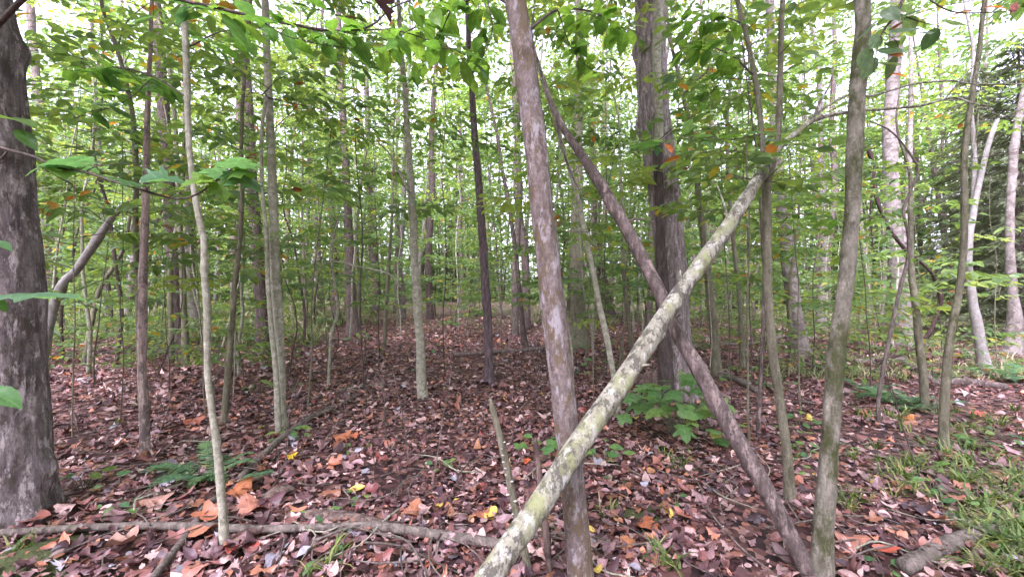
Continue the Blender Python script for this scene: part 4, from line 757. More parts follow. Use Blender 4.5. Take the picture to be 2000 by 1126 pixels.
for q in single:
    kd = DKIND[tix[q] // 5][0]; x, y = to_px((lx[q], ly[q], lz[q]))
    fallen((lx[q], ly[q], lz[q] + .012), dirv[q], nrm[q], ls[q], kd, col[q], uniq([f'{sz_}{DEAD[cix[q]][0]} {SHN[kd]} fallen leaf lying {w_}' for w_ in spots(x, y) for sz_ in ('', 'large ' if ls[q] > .1 else 'small ')]))
for px, py, w, kd, colr, an, lab in [
    (487, 1005, 78, 'lobed', (.42, .18, .12), 2.2, 'large crumpled orange-tan lobed leaf leaning on the fallen branch beside the bent sapling'),
    (466, 968, 70, 'lobed', (.45, .16, .07), 1.2, 'orange lobed leaf standing behind the bent sapling'),
    (530, 990, 60, 'lobed', (.12, .05, .06), .4, 'dark purple lobed leaf by the pale wood chunk'),
    (410, 1022, 60, 'tulip', (.48, .17, .09), 2.9, 'bright orange curled leaf just left of the bent sapling at the fallen branch'),
    (390, 1056, 85, 'oval', (.48, .19, .11), .2, 'pale orange curled leaf just below the fallen branch'),
    (240, 1080, 66, 'tulip', (.34, .19, .14), .6, 'large tan leaf with a hole, below the fallen branch at lower left'),
    (300, 990, 80, 'lobed', (.40, .22, .17), .3, 'pinkish tan lobed leaf between the big left trunk and the bent sapling'),
    (60, 1030, 85, 'oval', (.26, .10, .075), .1, 'rusty red leaf against the foot of the big left trunk'),
    (85, 1085, 60, 'tulip', (.42, .16, .10), .7, 'orange leaf at the lower left corner'),
    (380, 1128, 60, 'round', (.34, .15, .11), .2, 'tan leaf at the bottom edge by the stout grey stick'),
    (570, 898, 26, 'lobed', (.62, .42, .02), .5, 'bright yellow leaf on the floor right of the fern'),
    (808, 1010, 60, 'lobed', (.44, .18, .10), 1.4, 'large orange-tan star-shaped leaf just above the fallen branch'),
    (875, 1012, 52, 'lobed', (.42, .19, .11), 1.7, 'tan star-shaped leaf right of the large one above the fallen branch'),
    (938, 1015, 44, 'tulip', (.40, .15, .09), 2.0, 'orange leaf near the lichened end of the fallen branch'),
    (668, 860, 44, 'lobed', (.42, .15, .07), .9, 'orange-brown upright leaf on the open leaf floor'), (692, 862, 34, 'round', (.45, .13, .06), 2.0, 'orange leaf touching the upright one on the open leaf floor'),
    (655, 918, 36, 'tulip', (.45, .16, .08), .2, 'flat orange leaf on the open leaf floor'), (750, 908, 28, 'tulip', (.27, .08, .07), .5, 'reddish leaf on the open leaf floor'), (760, 875, 32, 'round', (.45, .18, .13), 2.6, 'pale orange leaf on the open leaf floor'),
    (725, 968, 36, 'tulip', (.25, .08, .08), .1, 'maroon leaf in the middle of the foreground leaves'), (750, 1100, 44, 'lobed', (.26, .09, .08), .3, 'mauve-red leaf near the bottom edge left of the pale log'), (785, 1108, 26, 'oval', (.36, .34, .38), 1.2, 'silvery grey leaf near the bottom edge'),
    (840, 1112, 28, 'lobed', (.45, .13, .07), 1.9, 'orange-red leaf at the bottom edge beside the pale log'), (1030, 912, 28, 'round', (.55, .11, .04), 1.0, 'bright red-orange leaf left of the centre trunk'), (932, 884, 36, 'oval', (.42, .2, .10), 1.6, 'curled tan leaf standing left of the broken mossy stick'),
    (1262, 1033, 55, 'lobed', (.40, .13, .06), 1.2, 'rusty orange lobed leaf right of the centre trunk'), (1225, 1072, 44, 'lobed', (.48, .2, .09), 2.1, 'orange ragged leaf low beside the centre trunk'), (1335, 1020, 46, 'oval', (.36, .14, .10), 2.4, 'folded pinkish brown leaf left of the brown pole'),
    (1258, 955, 24, 'round', (.42, .42, .5), .3, 'pale bluish leaf face up right of the centre trunk'), (1272, 932, 30, 'round', (.50, .24, .07), .8, 'golden leaf below the leafy plant clump'), (1300, 914, 24, 'oval', (.5, .2, .10), .4, 'orange cupped leaf below the leafy plant clump'), (1328, 952, 22, 'oval', (.48, .17, .07), 1.5, 'narrow orange leaf standing below the leafy plant clump'), (1292, 975, 26, 'oval', (.40, .14, .07), 1.2, 'copper leaf standing right of the centre trunk'),
    (1662, 1068, 68, 'lobed', (.44, .19, .13), -.7, 'large pinkish tan star-shaped leaf right of the mossy trunk'), (1728, 1092, 54, 'oval', (.55, .13, .08), -.6, 'salmon-red leaf at the lower right'), (1822, 1090, 50, 'tulip', (.34, .13, .09), -.5, 'rusty leaf lying over the short log at lower right'), (1705, 1030, 34, 'tulip', (.34, .15, .09), .3, 'brown leaf right of the mossy trunk'), (1776, 825, 26, 'lobed', (.48, .16, .03), .3, 'orange leaf in front of the fern clump at right'), (1868, 985, 34, 'oval', (.4, .16, .11), -.4, 'reddish leaf lying in the right-hand grass'), (1990, 960, 34, 'oval', (.5, .22, .16), -.7, 'pinkish leaf at the right edge in the grass'),
    (1562, 950, 34, 'lobed', (.46, .18, .12), 1.2, 'salmon leaf between the forked tree and the mossy trunk'), (1145, 670, 20, 'tulip', (.44, .16, .08), .3, 'orange leaf in the middle distance right of the centre trunk'), (380, 828, 44, 'lobed', (.36, .11, .06), .4, 'rusty crumpled leaf left of the bent sapling in the middle ground'), (345, 745, 30, 'tulip', (.34, .18, .14), .1, 'pinkish leaf right of the dead snag in the middle ground'),
    (342, 925, 44, 'oval', (.40, .15, .08), .3, 'orange-brown long leaf below the fern'), (325, 955, 34, 'round', (.48, .46, .55), .5, 'pale lavender leaf below the fern'), (330, 918, 36, 'round', (.08, .05, .07), .2, 'dark purple leaf below the fern'), (165, 745, 34, 'tulip', (.42, .42, .5), .1, 'pale lavender leaf right of the big left trunk')]:
    g_ = G(px, py); size = w / F * g_[1] * .8; colr = tuple(v * .85 for v in colr); d = (math.cos(an), math.sin(an), R.uniform(-.05, .1)); g_[2] += .05 + size * .06
    fallen(g_, d, (R.gauss(0, .2), -.25 + R.gauss(0, .12), 1), size, kd, colr, lab)

# ------------------------------------------------------------------ twigs on the ground
TW = []
for v in range(7):
    L = .5; pts = [(-L / 2, 0, 0), (-L * .2, R.uniform(-.06, .06), .01), (L * .15, R.uniform(-.08, .08), .006), (L / 2, R.uniform(-.09, .09), 0)]
    parts = [tube(pts, [.0048, .0043, .0035, .002], 6, .06, .12, seed=v)[:2]]
    if v % 2: parts.append(tube([pts[1], (0, .08 * (1 if v % 4 == 1 else -1), .02), (.12, .15 * (1 if v % 4 == 1 else -1), .01)], [.004, .003, .002], 5, .06, .1, seed=v)[:2])
    V, Fs = merge(parts); TW.append({k: mesh('twig', V, Fs, B[k], True) for k in ('grey', 'twig', 'rot', 'pale')})
TN = {'grey': 'grey', 'twig': 'dark', 'rot': 'reddish', 'pale': 'bleached'}
for k in range(140):
    py = 640 + 480 * R.random() ** .8; px = R.uniform(120, 1960); g_ = G(px, py); b_ = R.choice(['grey', 'twig', 'rot', 'grey', 'pale']); o = bpy.data.objects.new('twig', R.choice(TW)[b_]); COL.objects.link(o)
    s = R.uniform(.5, 1.5) * (1 + .08 * max(0, g_[1] - 4)); o.location = (g_[0], g_[1], g_[2] + .035 + .012 * s); o.rotation_euler = (R.gauss(0, .08), R.gauss(0, .08), R.uniform(0, 6.28)); o.scale = (s, s, s * 1.1)
    tag(o, uniq([f'{sz_}{TN[b_]} twig lying on the leaves {w_}' for w_ in spots(px, py) for sz_ in ('', 'long ' if s > 1.1 else 'short ')]), 'twig', 'twigs lying on the leaf litter')

DS = []
for v in range(5):
    pts = [(0, 0, -.05)]; x_, y_ = 0, 0
    for k in range(1, 6): x_ += R.gauss(.02, .035); y_ += R.gauss(0, .03); pts.append((x_, y_, k * .16))
    parts = [tube(pts, [.0045, .004, .0035, .003, .0024, .0015], 6, .06, .1, seed=v)[:2]]
    for k in (2, 3, 4): parts.append(tube([pts[k], np.array(pts[k]) + [R.uniform(-.12, .12), R.uniform(-.1, .1), R.uniform(.04, .12)]], [.002, .001], 5, .06, .1, seed=v + k)[:2])
    V, Fs = merge(parts); DS.append({k: mesh('dead_stem', V, Fs, B[k], True) for k in ('grey', 'twig', 'pole')})
for k in range(46):
    px, py = (R.uniform(130, 1080), R.uniform(660, 960)) if R.random() < .6 else (R.uniform(1150, 1950), R.uniform(650, 1000))
    g_ = G(px, py); b_ = R.choice(['grey', 'twig', 'pole']); o = bpy.data.objects.new('standing_twig', R.choice(DS)[b_]); COL.objects.link(o); s = R.uniform(.4, 1.4); o.location = tuple(g_); o.rotation_euler = (R.gauss(0, .25), R.gauss(0, .25), R.uniform(0, 6.28)); o.scale = (s, s, s)
    tag(o, uniq([f'{q_} {dict(grey="grey", twig="dark", pole="reddish")[b_]} dead twig standing upright {w_}' for w_ in spots(px, py) for q_ in ('thin', 'tall thin' if s > .9 else 'short thin')]), 'twig', 'thin dead twigs standing in the leaves')
# ------------------------------------------------------------------ ferns
def frond_mesh(L, g, hue=0):
    n = 26; t = np.linspace(.08, 1, n); x = t * L * np.cos(.15 + .55 * t); z = L * (.72 * t - .55 * t ** 2.2); c = np.stack([x, np.zeros(n), z], 1); PV = []; PF = []; rv = []; o = 0
    tv = np.array([[0, .13, 0], [.55, .16, .02], [1, .03, -.06], [.55, -.11, .02], [0, -.13, 0]]); tf = np.array([[0, 4, 1], [4, 3, 1], [1, 3, 2]])
    for k in range(n):
        w = L * .17 * math.sin(math.pi * min(.98, (t[k]) ** .75 * .93 + .07)) + .004
        for s in (-1, 1):
            d = nrmz(np.array([.35, s, g.uniform(-.25, .05)])); u = nrmz(np.array([1., -s * .35, .2])); nn = np.cross(d, u) * s
            V = c[k] + (d * tv[:, :1] * w + u * tv[:, 1:2] * L * .055 * 1.9 + nn * tv[:, 2:] * w); PV.append(V); PF.append(tf + o); o += 5; rv += [float(np.clip(g.normal(.5 + hue, .2), 0, 1))] * 3
    A = c[:-1]; Bv = c[1:]; V, Fc = emit_sticks(np.vstack([[[0, 0, 0]], A]), np.vstack([c[:1], Bv]), np.full(n, .0025), np.full(n, .002))
    Vl = np.vstack(PV); T = np.vstack(PF)
    return mesh('frond', np.vstack([Vl, V]), [T, Fc + len(Vl)], M_fern, False, None, {'rnd': np.r_[rv, np.full(len(Fc), .2)]})
FR = [frond_mesh(.5, np.random.default_rng(k), (k - 2) * .12) for k in range(5)]
def fern(px, py, n, s, label, drop=0, az0=0, azr=6.28):
    f = G(px, py); o = thing('fern', f, label, 'fern', 'ferns on the forest floor')
    for k in range(n):
        q = obj('frond', R.choice(FR), o); q.rotation_euler = (R.gauss(0, .15), R.uniform(-.25, .35) + drop, az0 + azr * (k + R.random() * .6) / n); z = s * R.uniform(.75, 1.15); q.scale = (z,) * 3; q.location = (R.gauss(0, .02), R.gauss(0, .02), 0)
fern(405, 930, 12, 1.0, 'dark green fern clump behind the bent pale sapling')
fern(470, 945, 4, .75, 'bright small fern right of the bent pale sapling', 0, -1.2, 2.2)
fern(350, 990, 2, .75, 'single low fern frond lying toward the fallen branch', .35, 2.8, 1.0)
fern(1742, 790, 12, 1.25, 'broad fern clump around the kinked grey sapling at right')
fern(1800, 800, 8, 1.2, 'spreading fern left of the curving olive-grey tree', .15)
fern(1700, 770, 7, 1.1, 'fern close behind the mossy trunk')
fern(1965, 742, 11, 1.5, 'feathery fern at the right edge of the frame')
fern(1900, 700, 7, 1.2, 'small fern by the foot of the whitish forked trunk')

# ------------------------------------------------------------------ broad-leaved plants and seedlings
def plant(name, px, py, n, h, kind, label, size=.12, cols=GR, spread=.35, group=None, up=.2):
    f = G(px, py); o = thing(name, f, label, 'plant', group); tips = []; parts = []
    for k in range(n):
        an = k * 2.4 + R.uniform(-.4, .4); rr_ = spread * math.sqrt((k + .5) / n) * R.uniform(.7, 1.2); z = h * R.uniform(.45, 1.0) * (1 - .45 * rr_ / max(spread, .01)); t = np.array([math.cos(an) * rr_, math.sin(an) * rr_, z])
        V, Fs, _, _ = tube([(math.cos(an) * .015, math.sin(an) * .015, -.02), t * [.45, .45, .65], t], [.003, .0025, .0015], 5, .06, .05); parts.append((V, Fs)); tips.append((t, an))
    V, Fs = merge(parts); st_ = obj('stems', mesh('stems', V, Fs, B['green'], True), o); st_.name = 'stem'
    for t, an in tips:
        d = np.array([math.cos(an), math.sin(an), R.uniform(-.45, up)]); s = size * R.uniform(.65, 1.15)
        leaf_obj(st_, t, t + d * s, R.choice(kind), R.choice(cols), (R.gauss(0, .25) + .25 * math.cos(an), R.gauss(0, .25) - .35, 1))
    return o
PG = [(.10, .24, .08), (.13, .28, .08), (.09, .21, .09), (.17, .31, .09), (.22, .34, .09)]
plant('broadleaf_plant', 1322, 856, 60, .85, ['tri', 'tulip', 'tri'], 'lush clump of broad lobed green leaves at the foot of the broad furrowed trunk', .22, [(.16, .29, .09), (.13, .27, .09), (.19, .31, .09), (.11, .23, .08)], .46)
plant('broadleaf_plant', 1385, 858, 8, .30, ['round'], 'rounded yellowing leaves on the right side of the leafy clump, beside the brown pole', .22, [(.16, .26, .08), (.08, .18, .06), (.3, .3, .08)], .22)
plant('green_seedling', 1055, 905, 7, .34, ['tulip', 'oval'], 'tall green seedling just left of the centre trunk', .15, PG, .2)
plant('green_seedling', 1180, 905, 6, .26, ['tulip', 'oval'], 'green seedling just right of the centre trunk', .13, PG, .15)
sd = [(505, 770, 8, .3, 'oval', 'leafy seedling left of the foot of the pale twin-stemmed sapling'), (560, 860, 8, .16, 'oval', 'low green seedling at the foot of the pale twin-stemmed sapling'), (580, 850, 6, .14, 'oval', 'small green seedling on the forked stick'), (230, 1000, 6, .12, 'oval', 'tiny bright seedling between the big trunk and the bent sapling'),
      (165, 960, 9, .3, 'round', 'pale round-leaved seedling beside the mossy foot of the big trunk'), (610, 1020, 4, .08, 'oval', 'yellow-green seedling on the rotten log'), (625, 1095, 4, .07, 'oval', 'tiny seedling near the bottom edge left of centre'), (690, 880, 4, .07, 'round', 'tiny seedling on the open leaf floor'), (860, 915, 5, .09, 'round', 'yellowish sprig left of the broken stick'), (700, 970, 3, .07, 'oval', 'small dark seedling in the middle foreground leaves'),
      (815, 730, 5, .35, 'oval', 'leafy shoot on the foot of the straight pale sapling'), (845, 690, 5, .35, 'oval', 'green shoot right of the straight pale sapling'), (1170, 745, 10, .5, 'oval', 'leafy low sapling behind the pale curved sapling'), (1185, 700, 10, .8, 'oval', 'green sapling shoot left of the broad furrowed trunk'), (1110, 690, 9, .6, 'oval', 'leafy shoot behind the centre trunk'),
      (1320, 985, 5, .08, 'oval', 'small bright seedling below the leafy clump'), (1205, 945, 3, .06, 'oval', 'tiny bright leaf sprig right of the centre trunk'), (1540, 850, 7, .16, 'oval', 'bright seedling left of the forked tree'), (1580, 890, 8, .16, 'round', 'pale green herbs left of the mossy trunk'), (1560, 830, 8, .18, 'round', 'herb patch behind the forked tree'), (1600, 940, 5, .14, 'oval', 'seedling touching the left of the mossy trunk'),
      (1870, 930, 8, .13, 'oval', 'low seedlings in the right-hand grass'), (1820, 960, 8, .12, 'oval', 'leafy herbs in the middle of the right-hand grass'), (1890, 1010, 7, .14, 'oval', 'yellow-green herbs above the short log'), (1730, 1110, 3, .06, 'round', 'tiny sprig by the salmon-red leaf'), (1920, 880, 8, .16, 'oval', 'leafy herbs right of the curving olive-grey tree'), (1960, 860, 8, .16, 'oval', 'leafy herbs at the right edge'), (1640, 880, 6, .12, 'oval', 'herbs right of the mossy trunk'),
      (480, 700, 9, .5, 'oval', 'leafy shoot between the bent sapling and the twin-stemmed sapling'), (450, 690, 9, .6, 'oval', 'leafy green shoot right of the bent sapling'), (395, 680, 9, .7, 'oval', 'dark green low sapling left of the bent sapling'), (640, 640, 9, .6, 'tri', 'yellowing shoot behind the wavy whitish stem'), (700, 668, 6, .4, 'oval', 'low green leaves at the foot of the straight dark trunk'), (120, 690, 10, .7, 'tri', 'yellow-green shoot right of the big left trunk'), (1400, 760, 9, .4, 'oval', 'green shoot right of the leafy clump'), (1490, 745, 8, .3, 'oval', 'low shoot behind the thin brown sapling')]
for px, py, n, h, kd, lab in sd: plant('green_seedling', px, py, n, h, [kd], lab, .09 + .05 * h + .012 * max(0, EYE * F / (py - 563) - 4), PG, .06 + .45 * h, 'seedlings on the forest floor')

# ------------------------------------------------------------------ grass, moss
def blades(name, spots, L, m, g, nb=(8, 18), w=.006, label='', lean=1.):
    PV, PF, rv = [], [], []; o = 0
    for (x, y, s) in spots:
        z0 = gz(x, y)
        for _ in range(g.integers(*nb)):
            an = g.uniform(0, 6.283); l = L * s * g.uniform(.5, 1.15); d = np.array([math.cos(an), math.sin(an), 0]); sd_ = np.array([-d[1], d[0], 0]) * w * s * g.uniform(.6, 1.3); b0 = np.array([x + g.normal(0, .025 * s), y + g.normal(0, .025 * s), z0]); bend = g.uniform(.35, 1.0) * lean; V = []
            for t in (0, .35, .7, 1.0):
                c = b0 + d * l * bend * t ** 1.5 + np.array([0, 0, l * (t * .85 - .75 * bend * t ** 2.2)]); V += [c + sd_ * (1 - t ** 2), c - sd_ * (1 - t ** 2) * .99] if t < 1 else [c]
            PV.append(np.array(V)); PF.append(np.array([[0, 1, 3], [0, 3, 2], [2, 3, 5], [2, 5, 4], [4, 5, 6]]) + o); o += 7; rv += [g.random()] * 5
    return tag(obj(name, mesh(name, np.vstack(PV), [np.vstack(PF)], m, False, None, {'rnd': np.array(rv)})), label, kind='stuff')
sp = []
def scat(poly, n, smin=.7, smax=1.2):
    x0, x1, y0, y1 = poly
    for _ in range(n): q = G(R.uniform(x0, x1), y0 + (y1 - y0) * R.random()); sp.append((q[0], q[1], R.uniform(smin, smax)))
scat((1880, 2040, 930, 1080), 34); scat((1760, 2040, 870, 960), 26); scat((1680, 2040, 800, 880), 36); scat((1720, 1880, 900, 1000), 14); scat((1640, 1720, 860, 1000), 10, .5, .9); scat((1920, 2040, 1040, 1126), 20)
for px, py in [(640, 1110), (600, 1126), (650, 1095), (1060, 1055), (1045, 1040), (1075, 1060), (1180, 1008), (1190, 1005), (1280, 1090), (1310, 1110), (1310, 905), (1330, 915), (1340, 890), (1300, 895), (1550, 880), (1545, 900), (1660, 990), (1655, 1000), (745, 690), (742, 684), (560, 800), (200, 790), (280, 800), (235, 830), (30, 1085), (60, 1070)]:
    q = G(px, py); sp.append((q[0], q[1], R.uniform(.5, 1.0)))
blades('grass', sp, .27, M_grass, np.random.default_rng(5), (8, 20), .0075, 'tufts of yellow-green grass on the right-hand ground')
sp2 = []; sp = sp2
for _ in range(1150): q = G(R.uniform(90, 640), R.uniform(592, 672) if R.random() < .7 else R.uniform(585, 640)); sp2.append((q[0], q[1], R.uniform(.8, 1.5) * (1 + .03 * q[1])))
for _ in range(1000): q = G(R.uniform(560, 1800), R.uniform(588, 636)); sp2.append((q[0], q[1], R.uniform(.6, 1.2) * (1 + .03 * q[1]) * (.35 if abs((q[0] / q[1]) * F + 110) < 150 else 1)))
for _ in range(420): q = G(R.uniform(1480, 2000), R.uniform(606, 745)); sp2.append((q[0], q[1], R.uniform(.6, 1.1)))
blades('dry_undergrowth', sp2, .42, M_stilt, np.random.default_rng(6), (6, 11), .012, 'low straw-green grassy undergrowth beneath the trees in the middle distance')
for px, py, r_, lab in [(245, 716, .20, 'bright green moss cushion on the ground behind the dead snag'), (1255, 1000, .11, 'yellow-green moss patch right of the centre trunk'), (60, 1090, .22, 'dull green moss mound at the lower left corner'), (1325, 905, .16, 'mossy mound below the leafy plant clump')]:
    q = G(px, py); n = 24; m_ = 8; V = [(0, 0, r_ * .22)]
    for i_ in range(1, m_ + 1):
        for j_ in range(n): an = 6.2832 * j_ / n; f = i_ / m_; rr_ = r_ * f * (1 + .25 * math.sin(an * 3 + px)); V.append((rr_ * math.cos(an) * 1.4, rr_ * math.sin(an), r_ * .22 * (1 - f * f) - .01 * f))
    V = np.array(V); V[:, 2] += fbm(V * 30 + px, 2) * .008; Fs = [np.array([[0, 1 + j_, 1 + (j_ + 1) % n] for j_ in range(n)]), np.array([[1 + i_ * n + j_, 1 + (i_ + 1) * n + j_, 1 + (i_ + 1) * n + (j_ + 1) % n, 1 + i_ * n + (j_ + 1) % n] for i_ in range(m_ - 1) for j_ in range(n)])]
    o = obj('moss_patch', mesh('moss_patch', V, Fs, M_moss, True), None, tuple(q + [0, 0, .005])); tag(o, lab, 'moss', 'moss patches on the forest floor')

# ------------------------------------------------------------------ understory saplings and farther trees (shared meshes, one object each)
def template(seed, h, r0, zlo, reach, n, leaf, bk, kind='kite', bright=0., gap=.068, fall=.03, wide=1.0):
    g = np.random.default_rng(seed); pts = [(0, 0, -.15)]; x = np.zeros(2); lean = g.normal(0, .03, 2)
    for k in range(1, 8): x = x + lean * h / 7 + g.normal(0, .028 * h ** .5, 2); pts.append((x[0], x[1], h * k / 7))
    pts = np.array(pts); rad = r0 * (1 - .85 * np.linspace(0, 1, 8) ** 1.2); V, Fs, p, _ = tube(pts, rad, 9, .3, .06, flare=.4, wob=.01, seed=seed)
    placed = []
    for k in range(n):
        z = zlo + (h - zlo) * ((k + g.random()) / n); q = p[np.argmin(np.abs(p[:, 2] - z))]; f = (z - zlo) / (h - zlo)
        placed.append((q, k * 2.4 + g.normal(0, .5), g.uniform(-.1, .35), max(.4, reach * g.uniform(.5, 1.2) * (1 - .6 * f))))
    return {'bk': bk, 't': mesh('trunk', V, Fs, B[bk], True), 'c': foliage_mesh('crown', placed, leaf, kind, g, bright, gap, .25, wide, True, fall)}
UND = [template(100 + k, h, r, zl, rc, int(n * .6), .165, bk, 'kite', br) for k, (h, r, zl, rc, n, bk, br) in enumerate([
    (5.0, .022, .9, 1.3, 44, 'pale', .0), (4.2, .016, .7, 1.1, 40, 'green', .05), (6.5, .035, 1.3, 1.6, 60, 'dark', .06), (3.0, .012, .3, 1.1, 40, 'twig', .0), (7.5, .045, 1.8, 1.8, 64, 'green', .1), (2.2, .01, .2, 1.0, 34, 'twig', .03), (5.8, .03, 1.0, 1.5, 52, 'pale', .05)])]
FART = [template(200 + k, h, r, zl, rc, int(n * .42), .24, bk, 'kite', br, .13, .02) for k, (h, r, zl, rc, n, bk, br) in enumerate([
    (15, .10, 4, 2.3, 80, 'grey', .0), (17, .14, 6, 2.8, 90, 'band', .08), (12, .07, 2.5, 2.0, 76, 'green', -.05), (18, .16, 7, 3.0, 90, 'dark', .02), (13, .08, 3, 2.2, 76, 'green', .1), (10, .05, 2, 1.8, 66, 'pole', -.05)])]
BN = {'pale': 'pale grey', 'green': 'olive-grey', 'dark': 'dark brown', 'twig': 'dark twiggy', 'grey': 'grey', 'band': 'blotched pale', 'pole': 'reddish brown', 'purple': 'purplish'}
def put(t, x, y, name, label, group, s=1.0):
    o = thing(name, (x, y, gz(x, y)), label, 'tree', group); o.rotation_euler = (R.gauss(0, .02), R.gauss(0, .02), R.uniform(0, 6.28)); o.scale = (s, s, s * R.uniform(.9, 1.1))
    obj('trunk', t['t'], o); c = obj('crown', t['c'], o); c['kind'] = 'stuff'; return o
TM = [(60, 'the big left trunk'), (283, 'the dead snag'), (400, 'the bent pale sapling'), (540, 'the pale twin-stemmed sapling'), (680, 'the straight dark trunk'), (810, 'the straight pale sapling'), (945, 'the purplish trunk'), (1075, 'the centre trunk'), (1180, 'the pale curved sapling'), (1310, 'the broad furrowed trunk'), (1400, 'the upper part of the pale log'), (1510, 'the slender forked tree'), (1640, 'the mossy trunk'), (1750, 'the blotched thick trunk'), (1870, 'the curving olive-grey tree'), (1970, 'the rightmost trunk')]
def behind(px): return min(TM, key=lambda l: abs(l[0] - px))[1]
def beyond(px, n=4):
    r_ = sorted(TM, key=lambda l: abs(l[0] - px))[:n]; yield 'behind ' + r_[0][1]
    for l in r_: yield ('left of ' if px < l[0] else 'right of ') + l[1]
taken = [(v[3][0], v[3][1]) for v in TREES.values()]
def free(x, y, d): return all((x - a) ** 2 + (y - b) ** 2 > d * d for a, b in taken)
def near_sapling(px, D, zlo, zhi, reach, n, bright, bk, leaf=.14):
    k = len(TREES); g_ = R; x = (px - 1000) / F * D; y0 = 563 + (EYE - gz(x, D)) / D * F; zt = zhi + .2; yt = 563 - (zt - EYE) / D * F; w0 = R.uniform(.016, .034) / D * F; dx = R.uniform(-.12, .12) * (y0 - yt)
    path = [(px + dx * f ** 1.6 + R.gauss(0, 3) * (f > 0), y0 + (yt - y0) * f, max(1.2, w0 * (1 - .8 * f))) for f in (0, .15, .3, .45, .6, .75, .88, 1)]
    if abs(px - 890) < 110: path[0] = (px, y0, w0)
    tree(f'N{k}', 'leafy_sapling', uniq([f'thin {BN[bk]} {"bright" if bright > .08 else "dull"}-leaved sapling {"quite near" if D < 6.5 else "farther off"}, {w_}' for w_ in beyond(px)]), bk, path, D=D, top=0, sides=9, step=.08, cr=(zlo, zhi, reach, int(n * .8), leaf), bright=bright, group='leafy saplings'); taken.append((x, D))
for a in [(140, 4.3, 1.5, 4.0, 1.2, 22, .05, 'green'), (235, 4.9, 1.4, 4.6, 1.2, 22, .05, 'twig'), (400, 5.2, 1.6, 4.8, 1.2, 22, .05, 'green'), (185, 6.5, .5, 3.2, 1.2, 20, .0, 'twig'), (330, 6.0, .7, 2.8, 1.0, 16, 0, 'twig'),
          (455, 6.0, 1.4, 5.4, 1.3, 22, .06, 'pale'), (600, 5.6, 2.6, 5.2, 1.2, 18, .1, 'green'), (712, 6.4, 2.3, 5.6, 1.3, 22, .12, 'twig'), (742, 9.5, 1.2, 5.0, 1.3, 26, .05, 'twig'), (640, 8.5, .8, 4.6, 1.3, 26, .0, 'green'), (870, 7.5, 2.6, 6.0, 1.3, 22, .1, 'twig'), (890, 13, .7, 4.5, 1.5, 34, .0, 'twig'), (985, 8.5, 1.3, 5.5, 1.3, 28, .08, 'green'),
          (1110, 4.6, 2.2, 4.6, .9, 20, .16, 'twig'), (1160, 5.6, 2.6, 5.6, .8, 22, .18, 'green'), (1185, 7.4, 2.9, 6.4, 1.2, 20, .16, 'twig'), (1215, 8.5, 1.0, 4.5, 1.3, 26, .06, 'green'), (1075, 7.5, 1.0, 4.4, 1.2, 24, .06, 'twig'),
          (1428, 5.0, 2.2, 5.0, .65, 28, .2, 'twig'), (1462, 4.2, 2.3, 4.6, .6, 22, .2, 'green'), (1385, 6.2, 1.6, 5.6, 1.3, 26, .14, 'pale'), (1470, 6.6, 1.1, 5.0, 1.3, 26, .1, 'twig'), (1565, 5.0, 2.5, 5.0, 1.1, 20, .14, 'green'), (1585, 7.4, .9, 4.0, 1.3, 26, .06, 'twig'),
          (1700, 6.2, .9, 3.6, 1.1, 20, .12, 'twig'), (1800, 7.2, 1.0, 3.6, 1.2, 16, .1, 'green'), (1840, 9, .7, 4.2, 1.4, 22, .08, 'twig'), (1945, 8.0, 1.2, 3.6, 1.0, 10, .08, 'green'), (1660, 9.5, .6, 4.0, 1.4, 26, .1, 'green'), (60, 8, .6, 4.5, 1.4, 24, 0, 'twig')]: near_sapling(*a)
cnt = 0
for D0, D1, n, pool in ((6.5, 9, 8, UND), (9, 14, 30, UND), (14, 21, 74, UND), (11, 17, 14, FART), (17, 25, 38, FART), (25, 34, 54, FART)):
    k = tries = 0
    while k < n and tries < 4000:
        tries += 1; D = math.sqrt(R.uniform(D0 * D0, D1 * D1)); px = R.uniform(-60, 2060); x = (px - 1000) / F * D
        if (760 < px < 1010 and D < 12) or (px > 1830 and D < 14): continue
        if not free(x, D, .8 if D < 10 else .6): continue
        t = R.choice(pool); taken.append((x, D)); k += 1
        if pool is UND: put(t, x, D, 'understory_sapling', uniq([f'{q_} {BN[t["bk"]]} sapling {"fairly near" if D < 9 else "in the middle distance" if D < 14 else "farther back"} {w_}' for w_ in beyond(px) for q_ in ('slender', 'tall slender' if t['c'].vertices[0].co.z > 1.2 else 'low slender')]), 'understory saplings', R.uniform(.8, 1.2))
        else: put(t, x, D, 'background_tree', uniq([f'{BN[t["bk"]]} tree {"in the middle distance" if D < 17 else "well back in the wood" if D < 25 else "deep in the wood"} {w_}' for w_ in beyond(px)]), 'background trees', R.uniform(.85, 1.2))

for k in range(34):                                       # bare thin stems standing between the trees
    for _ in range(60):
        D = R.uniform(5.5, 14); px = R.uniform(110, 780) if R.random() < .6 else R.uniform(1040, 1900); x = (px - 1000) / F * D
        if free(x, D, .45): break
    taken.append((x, D)); t = R.choice([u for u in UND if u['bk'] != 'dark']); o = thing('bare_sapling', (x, D, gz(x, D)), uniq([f'bare thin {BN[t["bk"]]} stem {"quite near" if D < 8 else "farther off"} {w_}' for w_ in beyond(px, 6)]), 'tree', 'bare thin stems between the trees')
    o.rotation_euler = (R.gauss(0, .07), R.gauss(0, .07), R.uniform(0, 6.28)); o.scale = (1.15, 1.15, R.uniform(.6, 1.1)); obj('trunk', t['t'], o)
